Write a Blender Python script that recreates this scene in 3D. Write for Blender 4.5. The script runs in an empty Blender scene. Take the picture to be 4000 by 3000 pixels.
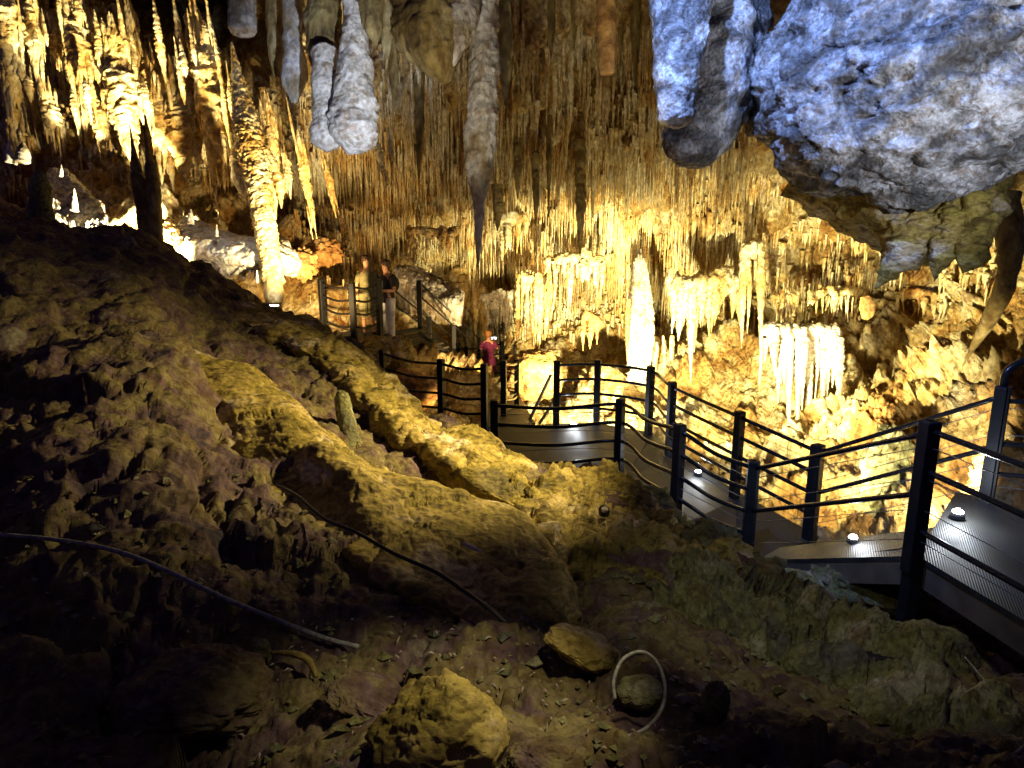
import bpy, math, random
import numpy as np
from mathutils import Vector, Matrix
SC = bpy.context.scene
C = SC.collection
R = math.radians

# ------------------------------------------------------------------ camera
F, PITCH = 1580.0, R(13.0)                     # focal length in photo pixels (2212 wide)
CT, ST = math.cos(PITCH), math.sin(PITCH)
cd = bpy.data.cameras.new('camera'); cam = bpy.data.objects.new('camera', cd); C.objects.link(cam)
cd.sensor_fit = 'HORIZONTAL'; cd.sensor_width = 36; cd.lens = 36*F/2212
cd.clip_start = .05; cd.clip_end = 300
cam.location = (0, 0, 0); cam.rotation_euler = (R(90)-PITCH, 0, 0)
SC.camera = cam
SC.view_settings.view_transform = 'Standard'; SC.view_settings.look = 'None'
SC.view_settings.exposure = 0; SC.view_settings.gamma = 1
# ------------------------------------------------------------------ world: almost no light in the cave
w = bpy.data.worlds.new("World"); SC.world = w; w.use_nodes = True
w.node_tree.nodes['Background'].inputs[0].default_value = (.28, .2, .62, 1)
w.node_tree.nodes['Background'].inputs[1].default_value = .085

def P(px, py, d):
    """point in the cave seen at photo pixel px, py, d metres ahead"""
    xc, yc = (np.asarray(px, float)-1106)/F, -(np.asarray(py, float)-829.5)/F
    d = np.asarray(d, float)
    return np.stack([xc*d, (CT+yc*ST)*d, (-ST+yc*CT)*d], -1)
def PV(px, py, d): return Vector(P(px, py, d))

def spot(loc, target, energy, color, angle=70, blend=.6, size=.05, name='cave_light'):
    l = bpy.data.lights.new(name, 'SPOT'); l.energy = energy; l.color = color
    l.spot_size = R(angle); l.spot_blend = blend; l.shadow_soft_size = size
    o = bpy.data.objects.new(name, l); C.objects.link(o); o.location = loc
    o.rotation_euler = (Vector(target)-Vector(loc)).to_track_quat('-Z', 'Y').to_euler()
    return o
def point(loc, energy, color, size=.05, name='cave_light'):
    l = bpy.data.lights.new(name, 'POINT'); l.energy = energy; l.color = color; l.shadow_soft_size = size
    o = bpy.data.objects.new(name, l); C.objects.link(o); o.location = loc
    return o
WARM, AMB, WHT, BLU = (1, .87, .43), (1, .66, .26), (.86, .93, 1), (.27, .43, 1)
# floodlights of the cave behind decks and rocks, plus unseen spots added where marked
spot(PV(1330, 925, 13.6), PV(1250, 670, 23), 15500, WARM, 76, 1, .08)      # centre curtain
spot(PV(1560, 960, 12.6), PV(1560, 640, 19.5), 4800, WARM, 84, 1, .08)
spot(PV(1790, 1075, 10.6), PV(1800, 760, 16.5), 1700, WARM, 110, 1, .08)      # right bank
spot(PV(2040, 1080, 8.6), PV(2060, 820, 13.5), 1500, (1, .86, .5), 120, 1, .08)
spot(PV(1500, 880, 11.6), PV(2000, 730, 16.0), 8500, WARM, 62, 1, .08)  # added spot, brightens and evens the right wall
spot(PV(985, 905, 12.9), PV(880, 820, 16), 260, AMB, 80, 1, .08)  # added spot, lifts the dark rocks under the platform
spot(PV(1030, 800, 17.2), PV(960, 610, 24), 1300, AMB, 110, 1, .08)         # behind the stairs
spot(PV(690, 690, 13.2), PV(690, 510, 19), 1200, AMB, 84, 1, .08)
spot(PV(715, 655, 11.6), PV(500, 280, 15.0), 5200, (1, .8, .42), 66, 1, .08)
spot(PV(205, 440, 14.0), PV(185, 335, 16), 260, WHT, 80, 1, .05)    # unseen white spot added to make the left fringe shine
spot(PV(330, 640, 12.5), PV(250, 160, 16), 12000, (1, .86, .5), 76, .8)
spot(PV(480, 400, 11.2), PV(500, 560, 13.4), 90, WHT, 60, 1)
spot(PV(1300, 1000, 12.9), PV(1300, 300, 17), 650, (1, .85, .45), 100, 1, .08)

# ------------------------------------------------------------------ noise
_rng = np.random.RandomState(7)
_perm = _rng.permutation(256); _perm = np.concatenate([_perm, _perm, _perm])
_g = _rng.normal(size=(256, 3)); _g /= np.linalg.norm(_g, axis=1)[:, None]
def perlin(p):
    p = np.asarray(p, float); pi = np.floor(p).astype(int); pf = p-pi; pi &= 255
    u = pf*pf*pf*(pf*(pf*6-15)+10); out = 0
    for dx in (0, 1):
        for dy in (0, 1):
            for dz in (0, 1):
                h = _perm[_perm[_perm[pi[..., 0]+dx]+pi[..., 1]+dy]+pi[..., 2]+dz]
                dot = ((pf-np.array([dx, dy, dz]))*_g[h]).sum(-1)
                out = out+dot*(u[..., 0] if dx else 1-u[..., 0])*(u[..., 1] if dy else 1-u[..., 1])*(u[..., 2] if dz else 1-u[..., 2])
    return out*1.6
def fbm(p, o=4, g=.5, lac=2.03):
    a, s = 1., 0
    p = np.asarray(p, float)
    for k in range(o):
        s = s+a*perlin(p*lac**k+k*17.3); a *= g
    return s
def ridged(p, o=4, g=.5):
    a, s = 1., 0
    for k in range(o):
        s = s+a*(1-2*np.abs(perlin(np.asarray(p)*2.03**k+k*9.1))); a *= g
    return s/1.6

def crag(p, seed=0, tilt=1.):
    """broken-rock relief: every cell is a tilted facet with its own height"""
    p = np.asarray(p, float)+.35*np.stack([perlin(np.asarray(p)*1.3+seed), perlin(np.asarray(p)*1.3+40+seed), perlin(np.asarray(p)*1.3+80+seed)], -1)
    pi = np.floor(p).astype(int); best = np.full(p.shape[:-1], 9.); out = np.zeros(p.shape[:-1]); sec = best.copy()
    for dx in (-1, 0, 1):
        for dy in (-1, 0, 1):
            for dz in (-1, 0, 1):
                c = pi+np.array([dx, dy, dz]); q = c & 255
                h = _perm[_perm[_perm[q[..., 0]]+q[..., 1]]+q[..., 2]]
                o = p-(c+.5+.45*_g[h]); d = np.linalg.norm(o, axis=-1)
                v = (h/255.-.5)+tilt*(o*_g[(h+77) & 255]).sum(-1)
                m = d < best; sec = np.where(m, best, np.minimum(sec, d)); out = np.where(m, v, out); best = np.where(m, d, best)
    return out-.5*np.exp(-((sec-best)/.05)**2)
# ------------------------------------------------------------------ mesh helpers
class MB:
    def __init__(s): s.v, s.f, s.n = [], [], 0
    def add(s, v, f):
        v = np.asarray(v, float); s.v.append(v); s.f += [tuple(int(i)+s.n for i in q) for q in f]; s.n += len(v); return s
    def box(s, c, sx, sy, sz, rz=0, m=None, taper=1):
        a = []
        for z in (-.5, .5):
            t = taper if z > 0 else 1
            for x, y in ((-.5, -.5), (.5, -.5), (.5, .5), (-.5, .5)): a.append((x*sx*t, y*sy*t, z*sz))
        a = np.array(a)
        if rz: a = a @ np.array([[math.cos(rz), math.sin(rz), 0], [-math.sin(rz), math.cos(rz), 0], [0, 0, 1]])
        if m is not None: a = a @ np.array(m.to_3x3().transposed())
        return s.add(a+np.array(c), [(3, 2, 1, 0), (4, 5, 6, 7), (0, 1, 5, 4), (1, 2, 6, 5), (2, 3, 7, 6), (3, 0, 4, 7)])
    def build(s, name, mat, parent=None, smooth=False, loc=None):
        me = bpy.data.meshes.new(name); v = np.concatenate(s.v)
        if loc is not None: v = v-np.array(loc)
        me.from_pydata(v.tolist(), [], s.f); me.update()
        if smooth: me.polygons.foreach_set('use_smooth', [True]*len(me.polygons))
        me.materials.append(mat)
        o = bpy.data.objects.new(name, me); C.objects.link(o)
        if loc is not None: o.location = loc
        if parent is not None:
            o.parent = parent
            if loc is None: o.matrix_parent_inverse = Matrix.Translation(-parent.location)
        return o
def tag(o, label=None, cat=None, group=None, kind=None):
    for k, v in (('label', label), ('category', cat), ('group', group), ('kind', kind)):
        if v: o[k] = v
    return o
def empty(name, loc, label, cat, group=None):
    o = bpy.data.objects.new(name, None); C.objects.link(o); o.location = loc; o.empty_display_size = .1
    return tag(o, label, cat, group)
def catmull(pts, n):
    pts = np.asarray(pts, float); m = len(pts)
    if m == 2:
        t = np.linspace(0, 1, n)[:, None]; return pts[0]*(1-t)+pts[1]*t
    e = np.concatenate([[2*pts[0]-pts[1]], pts, [2*pts[-1]-pts[-2]]])
    t = np.linspace(0, m-1, n); i = np.minimum(t.astype(int), m-2); u = (t-i).reshape((-1,)+(1,)*(pts.ndim-1))
    a, b, c, d = e[i], e[i+1], e[i+2], e[i+3]
    return .5*((2*b)+(-a+c)*u+(2*a-5*b+4*c-d)*u*u+(-a+3*b-3*c+d)*u**3)
def gridfaces(n, m, wrap=False):
    f = []
    for i in range(n-1):
        for j in range(m if wrap else m-1):
            k = (j+1) % m
            f.append((i*m+j, i*m+k, (i+1)*m+k, (i+1)*m+j))
    return f
def gridnormals(V):
    du = np.gradient(V, axis=1); dv = np.gradient(V, axis=0); n = np.cross(du, dv)
    return n/np.maximum(np.linalg.norm(n, axis=-1, keepdims=True), 1e-9)
def tube(path, radii, n=24, sides=12, amp=0., freq=3., tiers=0, tieramp=.15, seed=0, flat=None, lump=0., vert=False, detail=0.):
    """closed tapered tube along a path; amp = surface noise as a share of the radius"""
    p = catmull(path, n); r = catmull(np.asarray(radii, float)[:, None], n)[:, 0]; r = np.maximum(r, .0005)
    t = np.gradient(p, axis=0); t /= np.linalg.norm(t, axis=1)[:, None]+1e-9
    if vert: t = np.tile([0, 0, -1.], (n, 1))
    ref = np.array([0, 1, 0.]) if abs(t[:, 1]).max() < .9 else np.array([0, 0, 1.])
    a = np.cross(t, ref); a /= np.linalg.norm(a, axis=1)[:, None]; b = np.cross(t, a)
    th = np.linspace(0, 2*math.pi, sides, endpoint=False)
    fx, fy = flat or (1, 1)
    ring = p[:, None]+(a[:, None]*np.cos(th)[None, :, None]*fx+b[:, None]*np.sin(th)[None, :, None]*fy)*r[:, None, None]
    if tiers:
        s = np.linspace(0, tiers, n)[:, None]+.35*np.sin(np.linspace(0, 9, n)+seed)[:, None]+(.9*perlin(ring*3.1+seed*2.3) if amp else 0)
        wgt = np.clip(.65+.8*perlin(ring*2.3+seed*4.1), .1, 1.3) if amp else 1
        ring = p[:, None]+(ring-p[:, None])*(1+tieramp*wgt*(s % 1-.5)*2)[..., None]
    if amp or lump or detail:
        q = ring*freq+seed*3.7
        k = amp*fbm(q, 4)
        if lump: k = k+lump*perlin(ring*freq*.35+seed*1.3)
        if detail: k = k+detail*np.abs(perlin(ring*freq*3.1+seed))
        ring = ring+(ring-p[:, None])*k[..., None]
    v = np.concatenate([ring.reshape(-1, 3), p[:1], p[-1:]])
    f = gridfaces(n, sides, True); N = n*sides
    for j in range(sides):
        k = (j+1) % sides; f.append((N, k, j)); f.append((N+1, (n-1)*sides+j, (n-1)*sides+k))
    return v, f

# ------------------------------------------------------------------ materials
def mat_new(name):
    m = bpy.data.materials.new(name); m.use_nodes = True; nt = m.node_tree
    b = nt.nodes['Principled BSDF']; return m, nt, b
def rock_mat(name, cols, scale=1.2, stretch=(1, 1, 1), bump=.6, rough=.75, fine=9., pit=0., contrast=(.32, .68), spec=.3, bdist=.05, blot=(.55, .42, .3)):
    """cols: 3-4 base colours mixed by solid noise"""
    m, nt, b = mat_new(name); N = nt.nodes.new; L = nt.links.new
    g = N('ShaderNodeNewGeometry'); mp = N('ShaderNodeMapping'); mp.inputs['Scale'].default_value = stretch
    L(g.outputs['Position'], mp.inputs['Vector'])
    n1 = N('ShaderNodeTexNoise'); n1.inputs['Scale'].default_value = scale; n1.inputs['Detail'].default_value = 9; n1.inputs['Roughness'].default_value = .62
    n1.inputs['Distortion'].default_value = .4
    L(mp.outputs[0], n1.inputs['Vector'])
    r = N('ShaderNodeValToRGB'); e = r.color_ramp.elements
    k = len(cols); lo, hi = contrast
    e[0].position = lo; e[0].color = (*cols[0], 1); e[1].position = hi; e[1].color = (*cols[-1], 1)
    for i in range(1, k-1):
        x = e.new(lo+(hi-lo)*i/(k-1)); x.color = (*cols[i], 1)
    L(n1.outputs['Fac'], r.inputs[0])
    n2 = N('ShaderNodeTexNoise'); n2.inputs['Scale'].default_value = fine; n2.inputs['Detail'].default_value = 10; n2.inputs['Roughness'].default_value = .7
    L(mp.outputs[0], n2.inputs['Vector'])
    mx = N('ShaderNodeMix'); mx.data_type = 'RGBA'; mx.blend_type = 'MULTIPLY'; mx.inputs[0].default_value = .75
    r2 = N('ShaderNodeValToRGB'); r2.color_ramp.elements[0].position = .36; r2.color_ramp.elements[0].color = (.3, .24, .16, 1)
    r2.color_ramp.elements[1].position = .6; r2.color_ramp.elements[1].color = (1, 1, 1, 1)
    L(n2.outputs['Fac'], r2.inputs[0]); 
    n3 = N('ShaderNodeTexNoise'); n3.inputs['Scale'].default_value = fine*.42; n3.inputs['Detail'].default_value = 5; n3.inputs['Distortion'].default_value = .8; L(mp.outputs[0], n3.inputs['Vector'])
    r3 = N('ShaderNodeValToRGB'); r3.color_ramp.elements[0].position = .36; r3.color_ramp.elements[0].color = (*blot, 1); r3.color_ramp.elements[1].position = .5; r3.color_ramp.elements[1].color = (1, 1, 1, 1)
    m3 = N('ShaderNodeMix'); m3.data_type = 'RGBA'; m3.blend_type = 'MULTIPLY'; m3.inputs[0].default_value = .8
    L(n3.outputs['Fac'], r3.inputs[0]); L(r.outputs[0], m3.inputs[6]); L(r3.outputs[0], m3.inputs[7])
    L(m3.outputs[2], mx.inputs[6]); L(r2.outputs[0], mx.inputs[7])
    L(mx.outputs[2], b.inputs['Base Color'])
    v = N('ShaderNodeTexVoronoi'); v.inputs['Scale'].default_value = fine*1.1; L(mp.outputs[0], v.inputs['Vector'])
    add = N('ShaderNodeMath'); add.operation = 'ADD'
    mul = N('ShaderNodeMath'); mul.operation = 'MULTIPLY'; mul.inputs[1].default_value = .6+pit
    L(v.outputs['Distance'], mul.inputs[0]); L(n2.outputs['Fac'], add.inputs[0]); L(mul.outputs[0], add.inputs[1])
    bp = N('ShaderNodeBump'); bp.inputs['Strength'].default_value = bump; bp.inputs['Distance'].default_value = bdist
    L(add.outputs[0], bp.inputs['Height']); L(bp.outputs[0], b.inputs['Normal'])
    b.inputs['Roughness'].default_value = rough; b.inputs['Specular IOR Level'].default_value = spec
    return m
def plain(name, col, rough=.5, metal=0., noise=.25, scale=12, bump=.1, spec=.4):
    m, nt, b = mat_new(name); N = nt.nodes.new; L = nt.links.new
    tc = N('ShaderNodeTexCoord'); n = N('ShaderNodeTexNoise'); n.inputs['Scale'].default_value = scale; n.inputs['Detail'].default_value = 6
    L(tc.outputs['Object'], n.inputs['Vector'])
    r = N('ShaderNodeValToRGB'); r.color_ramp.elements[0].position = .3; r.color_ramp.elements[1].position = .7
    r.color_ramp.elements[0].color = (*[c*(1-noise) for c in col], 1); r.color_ramp.elements[1].color = (*[min(1, c*(1+noise)) for c in col], 1)
    L(n.outputs['Fac'], r.inputs[0]); L(r.outputs[0], b.inputs['Base Color'])
    bp = N('ShaderNodeBump'); bp.inputs['Strength'].default_value = bump; bp.inputs['Distance'].default_value = .01
    L(n.outputs['Fac'], bp.inputs['Height']); L(bp.outputs[0], b.inputs['Normal'])
    b.inputs['Roughness'].default_value = rough; b.inputs['Metallic'].default_value = metal; b.inputs['Specular IOR Level'].default_value = spec
    return m
M = {}
M['wall'] = rock_mat('cave_wall_rock', [(.2, .1, .03), (.46, .26, .07), (.6, .45, .19), (.8, .7, .44), (.52, .26, .06)], .9, (1, 1, .9), 1., .7, 9, bdist=.12)
M['stal'] = rock_mat('stalactite_calcite', [(.5, .24, .06), (.68, .5, .2), (.84, .75, .48), (.9, .86, .66)], 1.3, (1, 1, .8), .9, .5, 15, bdist=.03)
M['gold'] = rock_mat('golden_calcite', [(.6, .34, .08), (.74, .52, .18), (.84, .7, .38), (.9, .82, .56)], 1.6, (1, 1, .6), .9, .55, 11, bdist=.05)
M['white'] = rock_mat('white_flowstone', [(.36, .25, .12), (.5, .45, .34), (.6, .56, .48)], 1.4, (1, 1, 1), .6, .6, 14, contrast=(.28, .5), bdist=.03)
M['orange'] = rock_mat('orange_rock', [(.26, .12, .03), (.46, .25, .08), (.55, .36, .16)], 1.6, (1, 1, 1), .8, .7, 7, bdist=.08)
M['slope'] = rock_mat('slope_earth', [(.02, .018, .035), (.1, .06, .065), (.17, .14, .05), (.1, .055, .065), (.2, .18, .13)], 1.6, (1, 1, 1), .6, .85, 20, bdist=.03)  # purple and navy shadow tints mixed into the earth colours
M['slab'] = rock_mat('ochre_slab', [(.1, .08, .02), (.26, .2, .035), (.38, .29, .085), (.6, .52, .38)], 1.5, (1, 1.2, 2), .45, .8, 17, pit=.2, bdist=.03, blot=(.2, .16, .1))
M['grey'] = rock_mat('grey_limestone', [(.1, .1, .1), (.2, .2, .07), (.4, .38, .3)], 2.2, (1, 1, 1), 1., .8, 26, bdist=.03)
M['pale'] = rock_mat('pale_ceiling_rock', [(.3, .24, .13), (.55, .52, .46), (.78, .77, .75)], 1.8, (1, 1, .7), .9, .65, 10, contrast=(.36, .62), bdist=.06)
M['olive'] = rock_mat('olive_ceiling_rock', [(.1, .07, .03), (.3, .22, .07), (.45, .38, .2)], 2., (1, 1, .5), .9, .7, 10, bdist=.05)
M['boulder'] = rock_mat('hanging_boulder_rock', [(.1, .1, .1), (.3, .3, .3), (.62, .63, .66)], 3.4, (1, 1, 1), 1., .7, 26, contrast=(.4, .6), bdist=.03)
M['litter'] = plain('leaf_scraps', (.3, .25, .2), .7)
M['post'] = plain('charcoal_metal', (.008, .009, .012), .45, .0, .2, spec=.22)
M['postface'] = plain('lit_post_face', (.3, .32, .36), .35, .3, .1)  # pale tone stands for the posts' lamp-lit side; not assigned
M['rail'] = plain('black_rail', (.015, .015, .018), .25, .3)
M['wire'] = plain('wire', (.2, .2, .2), .4, .8)
M['cable'] = plain('black_cable', (.012, .012, .012), .5)
M['hose'] = plain('grey_hose', (.2, .2, .185), .85, 0, .5, 40)
M['lampbody'] = plain('lamp_housing', (.05, .05, .05), .4)
def emis(name, col, s):
    m, nt, b = mat_new(name); b.inputs['Base Color'].default_value = (*col, 1)
    b.inputs['Emission Color'].default_value = (*col, 1); b.inputs['Emission Strength'].default_value = s; return m
M['lens'] = emis('lit_lens', (.9, .94, 1), 60)
def deck_mat():
    m, nt, b = mat_new('ribbed_deck'); N = nt.nodes.new; L = nt.links.new
    tc = N('ShaderNodeTexCoord'); wv = N('ShaderNodeTexWave'); wv.inputs['Scale'].default_value = 17; wv.inputs['Distortion'].default_value = .15
    wv.bands_direction = 'X'
    mp = N('ShaderNodeMapping'); mp.inputs['Rotation'].default_value = (0, 0, R(25)); L(tc.outputs['Object'], mp.inputs[0]); L(mp.outputs[0], wv.inputs['Vector'])
    n = N('ShaderNodeTexNoise'); n.inputs['Scale'].default_value = 2.5; n.inputs['Detail'].default_value = 8; L(tc.outputs['Object'], n.inputs['Vector'])
    r = N('ShaderNodeValToRGB'); r.color_ramp.elements[0].position = .35; r.color_ramp.elements[0].color = (.012, .013, .014, 1)
    r.color_ramp.elements[1].position = .65; r.color_ramp.elements[1].color = (.035, .034, .03, 1)
    L(n.outputs['Fac'], r.inputs[0]); L(r.outputs[0], b.inputs['Base Color'])
    bp = N('ShaderNodeBump'); bp.inputs['Strength'].default_value = .3; bp.inputs['Distance'].default_value = .008
    L(wv.outputs['Fac'], bp.inputs['Height']); L(bp.outputs[0], b.inputs['Normal'])
    rr = N('ShaderNodeMapRange'); b.inputs['Specular IOR Level'].default_value = .3; rr.inputs[3].default_value = .3; rr.inputs[4].default_value = .75; L(n.outputs['Fac'], rr.inputs[0]); L(rr.outputs[0], b.inputs['Roughness'])
    return m
M['deck'] = deck_mat()
M['mossy'] = rock_mat('mossy_rock', [(.06, .06, .03), (.2, .2, .09), (.42, .4, .24)], 3, (1, 1, 1), .9, .8, 12)
M['timber'] = plain('weathered_beam', (.09, .075, .055), .6, 0, .3, 5, .3)

# ------------------------------------------------------------------ the cave shell (wall, ceiling, far floor)
ctl = [(-500, -600, 16), (0, -600, 15), (500, -600, 13), (1000, -600, 9.5), (1600, -600, 8), (2200, -600, 7), (2700, -600, 6),
  (-500, 0, 22), (60, -60, 21), (420, -60, 36), (300, -30, 30), (520, 60, 30), (650, -60, 20), (900, -60, 14), (1250, -60, 12.5), (1600, -60, 11), (2000, 0, 10), (2700, 0, 8),
  (-300, 300, 17), (60, 200, 18.2), (400, 220, 18.6), (640, 220, 20), (850, 250, 17.5), (1250, 250, 16), (1600, 250, 15), (2050, 300, 13.5), (2700, 400, 10),
  (40, 360, 16), (250, 400, 16.5), (420, 430, 18), (600, 430, 20.5), (800, 420, 20.5), (1100, 440, 20.5), (1400, 460, 19.5), (1700, 480, 17.8), (2050, 500, 16.5), (2400, 550, 12.5),
  (240, 480, 15.5), (420, 560, 15.5), (650, 560, 19), (720, 600, 18.5), (850, 560, 23), (1100, 600, 25), (1350, 650, 23.5), (1600, 600, 20.5), (1750, 600, 19.2), (1950, 620, 18), (2150, 640, 15.5),
  (1100, 720, 25.5), (1350, 760, 22.5), (1550, 760, 19.5), (1700, 780, 17.6), (1900, 800, 16.5), (2100, 780, 14.5), (2500, 800, 11),
  (640, 700, 15.5), (850, 720, 20.5), (960, 770, 24), (1040, 850, 23), (1000, 890, 17.5), (880, 880, 15.5), (1100, 830, 25), (1300, 850, 19), (1500, 900, 16.5), (1700, 930, 14.8), (1900, 960, 13.5), (2100, 960, 12),
  (1200, 1000, 16), (1500, 1050, 14.2), (1750, 1080, 12.8), (1900, 1100, 11.8), (2050, 1120, 10.4), (2250, 1100, 9),
  (600, 1100, 13), (1000, 1200, 13), (1500, 1250, 12.4), (1850, 1250, 9.6), (2050, 1300, 8), (2400, 1400, 6.4), (300, 900, 14), (-400, 800, 14),
  (-400, 1500, 13), (800, 1600, 11), (1600, 1600, 9), (2500, 1700, 5.5)]
ctl = np.array(ctl, float)
def tps(X, y, lam=1e-4):
    def phi(r): return r*r*np.log(r+1e-9)
    n = len(X); K = phi(np.linalg.norm(X[:, None]-X[None], axis=-1))+lam*np.eye(n)
    Q = np.concatenate([np.ones((n, 1)), X], 1); A = np.zeros((n+3, n+3)); A[:n, :n] = K; A[:n, n:] = Q; A[n:, :n] = Q.T
    s = np.linalg.solve(A, np.concatenate([y, [0, 0, 0]]))
    def f(Z):
        out = np.zeros(len(Z))
        for a in range(0, len(Z), 20000):
            z = Z[a:a+20000]
            out[a:a+20000] = phi(np.linalg.norm(z[:, None]-X[None], axis=-1)) @ s[:n]+s[n]+z @ s[n+1:]
        return out
    return f
depth = tps(ctl[:, :2]/1000, np.log(ctl[:, 2]))
NU, NV = 640, 440
U, V_ = np.meshgrid(np.linspace(-450, 2660, NU), np.linspace(-560, 1640, NV))
D = np.exp(depth(np.stack([U.ravel(), V_.ravel()], -1)/1000)).reshape(U.shape)
S = P(U, V_, D)
nrm = gridnormals(S)
sgn = np.sign((nrm*S).sum(-1, keepdims=True)); nrm = nrm*-sgn          # towards the cave's inside
def sstep(a, b, x): t = np.clip((x-a)/(b-a), 0, 1); return t*t*(3-2*t)
bank = sstep(1550, 1850, U)*sstep(560, 720, V_)                        # ledges of the right bank
low = sstep(640, 760, V_)
leftw = sstep(680, 560, U)
str_ = ridged(S*np.array([1.5, 1.5, .22]), 4)                          # upright folds
led = ridged(S*np.array([.8, .8, 2.3])+5, 5)
gen = fbm(S*.55, 5)
blk = fbm(S*1.5+31, 5, .58)
disp = .6*fbm(S*np.array([.9, .9, .3])+8, 3)*(1-low)+.75*fbm(S*.33+4, 3)+.45*gen+.34*str_*(1-bank)*(1-.6*low)+.42*led*np.maximum(bank, .35*low)+.24*blk*(.4+.6*low)
rightw = sstep(1500, 1700, U)*sstep(560, 660, V_)
disp = disp+.34*crag(S*np.array([.8, .8, 1.5]), 2)*np.maximum(rightw, .6*low)+.12*crag(S*np.array([2.4, 2.4, 4]), 5)*np.maximum(rightw, low)
disp = disp+.16*ridged(S*np.array([2.6, 2.6, 5.]), 4)*low+.10*ridged(S*np.array([5, 5, 1.2])+3, 3)*(1-low)
S2 = S+nrm*disp[..., None]
mb = MB(); mb.add(S2.reshape(-1, 3), gridfaces(NV, NU))
tag(mb.build('cave_wall', M['wall'], smooth=True), kind='structure')
for _o in [o for o in C.objects if o.type == 'LIGHT']:
    _v = np.array(_o.location); _n = np.linalg.norm(S2-0, axis=-1); _i = (S2/_n[..., None] @ (_v/np.linalg.norm(_v))).argmax(); print('LIGHTCHK', np.linalg.norm(_v).round(1), _n.ravel()[_i].round(1))
def shell(px, py):
    j = np.clip(np.round((np.asarray(px)+450)/3110*(NU-1)).astype(int), 0, NU-1)
    i = np.clip(np.round((np.asarray(py)+560)/2200*(NV-1)).astype(int), 0, NV-1)
    return S2[i, j]

# ------------------------------------------------------------------ small stalactites over the ceiling
rs = np.random.RandomState(11)
def unit_stal(seed, n=11, sides=7):
    r = np.array([1.25, 1., .86, .8, .66, .5, .34, .2, .05])*(1+.16*np.random.RandomState(seed).normal(size=9))
    p = [(0.0, 0, 0), (.0, 0, -.5), (.0, 0, -1)]
    v, f = tube([(x, y, z) for x, y, z in p], np.abs(r), n, sides, amp=0, vert=True, tiers=3+seed % 3, tieramp=.14, seed=seed)
    c = v.copy(); k = 1+.22*perlin(np.stack([c[:, 0]*2, c[:, 1]*2, c[:, 2]*7+seed*5.1], -1))
    v[:, :2] *= k[:, None]; v[:, 0] += .12*np.sin(v[:, 2]*5+seed); return v, f
units = [unit_stal(s) for s in range(12)]
zones = [  # polygon box px0,py0,px1,py1, count, length range, radius range, zone key
  (640, -40, 1660, 330, 1100, (.4, 1.7), (.024, .085), 'upper'),
  (640, 250, 1640, 520, 2300, (.3, 1.5), (.018, .06), 'mid'),
  (1000, 440, 1640, 690, 2400, (.35, 1.7), (.02, .075), 'bright'),
  (680, 480, 1080, 640, 750, (.2, .8), (.016, .045), 'amber'),
  (1000, 640, 1500, 740, 420, (.4, 1.3), (.03, .08), 'lower'),
  (1480, 520, 1860, 720, 420, (.2, .8), (.018, .05), 'right'),
  (1600, 380, 2200, 640, 380, (.2, .7), (.03, .08), 'under'),
  (-40, -40, 640, 330, 2000, (.5, 1.9), (.03, .1), 'left'),
  (-20, 250, 560, 400, 330, (.3, .9), (.025, .06), 'leftlow'),
  (640, 180, 1640, 700, 3800, (.12, .5), (.012, .032), 'mid'),
  (600, 330, 760, 560, 260, (.3, 1.1), (.02, .05), 'spray'),
]
spec = []
for x0, y0, x1, y1, n, lr, rr, key in zones:
    px = rs.uniform(x0, x1, n); py = rs.uniform(y0, y1, n)
    base = shell(px, py)
    cl = .5+.5*perlin(base*.7+3)                                       # clumps of longer ones
    L_ = lr[0]+(lr[1]-lr[0])*np.clip(rs.beta(1.0, 2.4, n)*(.3+1.5*cl), 0, 1)
    r_ = rr[0]+(rr[1]-rr[0])*rs.beta(1.2, 3, n)*(.6+.8*cl)
    off = rs.uniform(-.12, .05, n)
    for k in range(n):
        if key in ('upper', 'mid', 'bright') and cl[k] < .36: continue
        if key == 'left' and px[k] > 200 and py[k] < 70+(px[k]-200)*.4: continue
        b = base[k].copy(); b = b*(1-.012*rs.rand()); b[2] += .12
        spec.append((L_[k]*r_[k]/(b[1]**2)*rs.uniform(.8, 1.2), b, L_[k]+.1, r_[k], key, px[k], py[k]))
spec.sort(key=lambda s: -s[0])
where = {'upper': ('slender olive stalactite in the dim ceiling field above the walkway', 'stalactites of the dim upper ceiling'),
 'mid': ('thin tan stalactite in the middle of the sloping ceiling behind the hanging rocks', 'stalactites of the middle ceiling'),
 'bright': ('long cream stalactite in the brightly lit curtain behind the railings', 'stalactites of the bright curtain'),
 'amber': ('short amber stalactite above the stairs with the two visitors', 'stalactites above the stairs'),
 'lower': ('orange stalactite on the lower fringe behind the curved railing', 'stalactites of the lower fringe'),
 'right': ('white stalactite fringing the ledge left of the ribbed drapery', 'stalactites on the ledge by the drapery'),
 'under': ('dark stalactite under the big blue hanging boulder', 'stalactites under the hanging boulder'),
 'left': ('golden stalactite high in the left chamber', 'stalactites of the left chamber'),
 'leftlow': ('pale stalactite on the low fringe of the left chamber', 'stalactites of the left chamber fringe'),
 'spray': ('needle thin stalactite right of the golden column', 'needles right of the golden column')}
ume = []
for k, (v, f) in enumerate(units):
    me = bpy.data.meshes.new('stalactite'); me.from_pydata(v.tolist(), [], f); me.materials.append(M['stal'])
    me.polygons.foreach_set('use_smooth', [True]*len(me.polygons)); ume.append(me)
mb = MB(); side = {'upper': 'left', 'mid': 'right'}
NIND = 225
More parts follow.
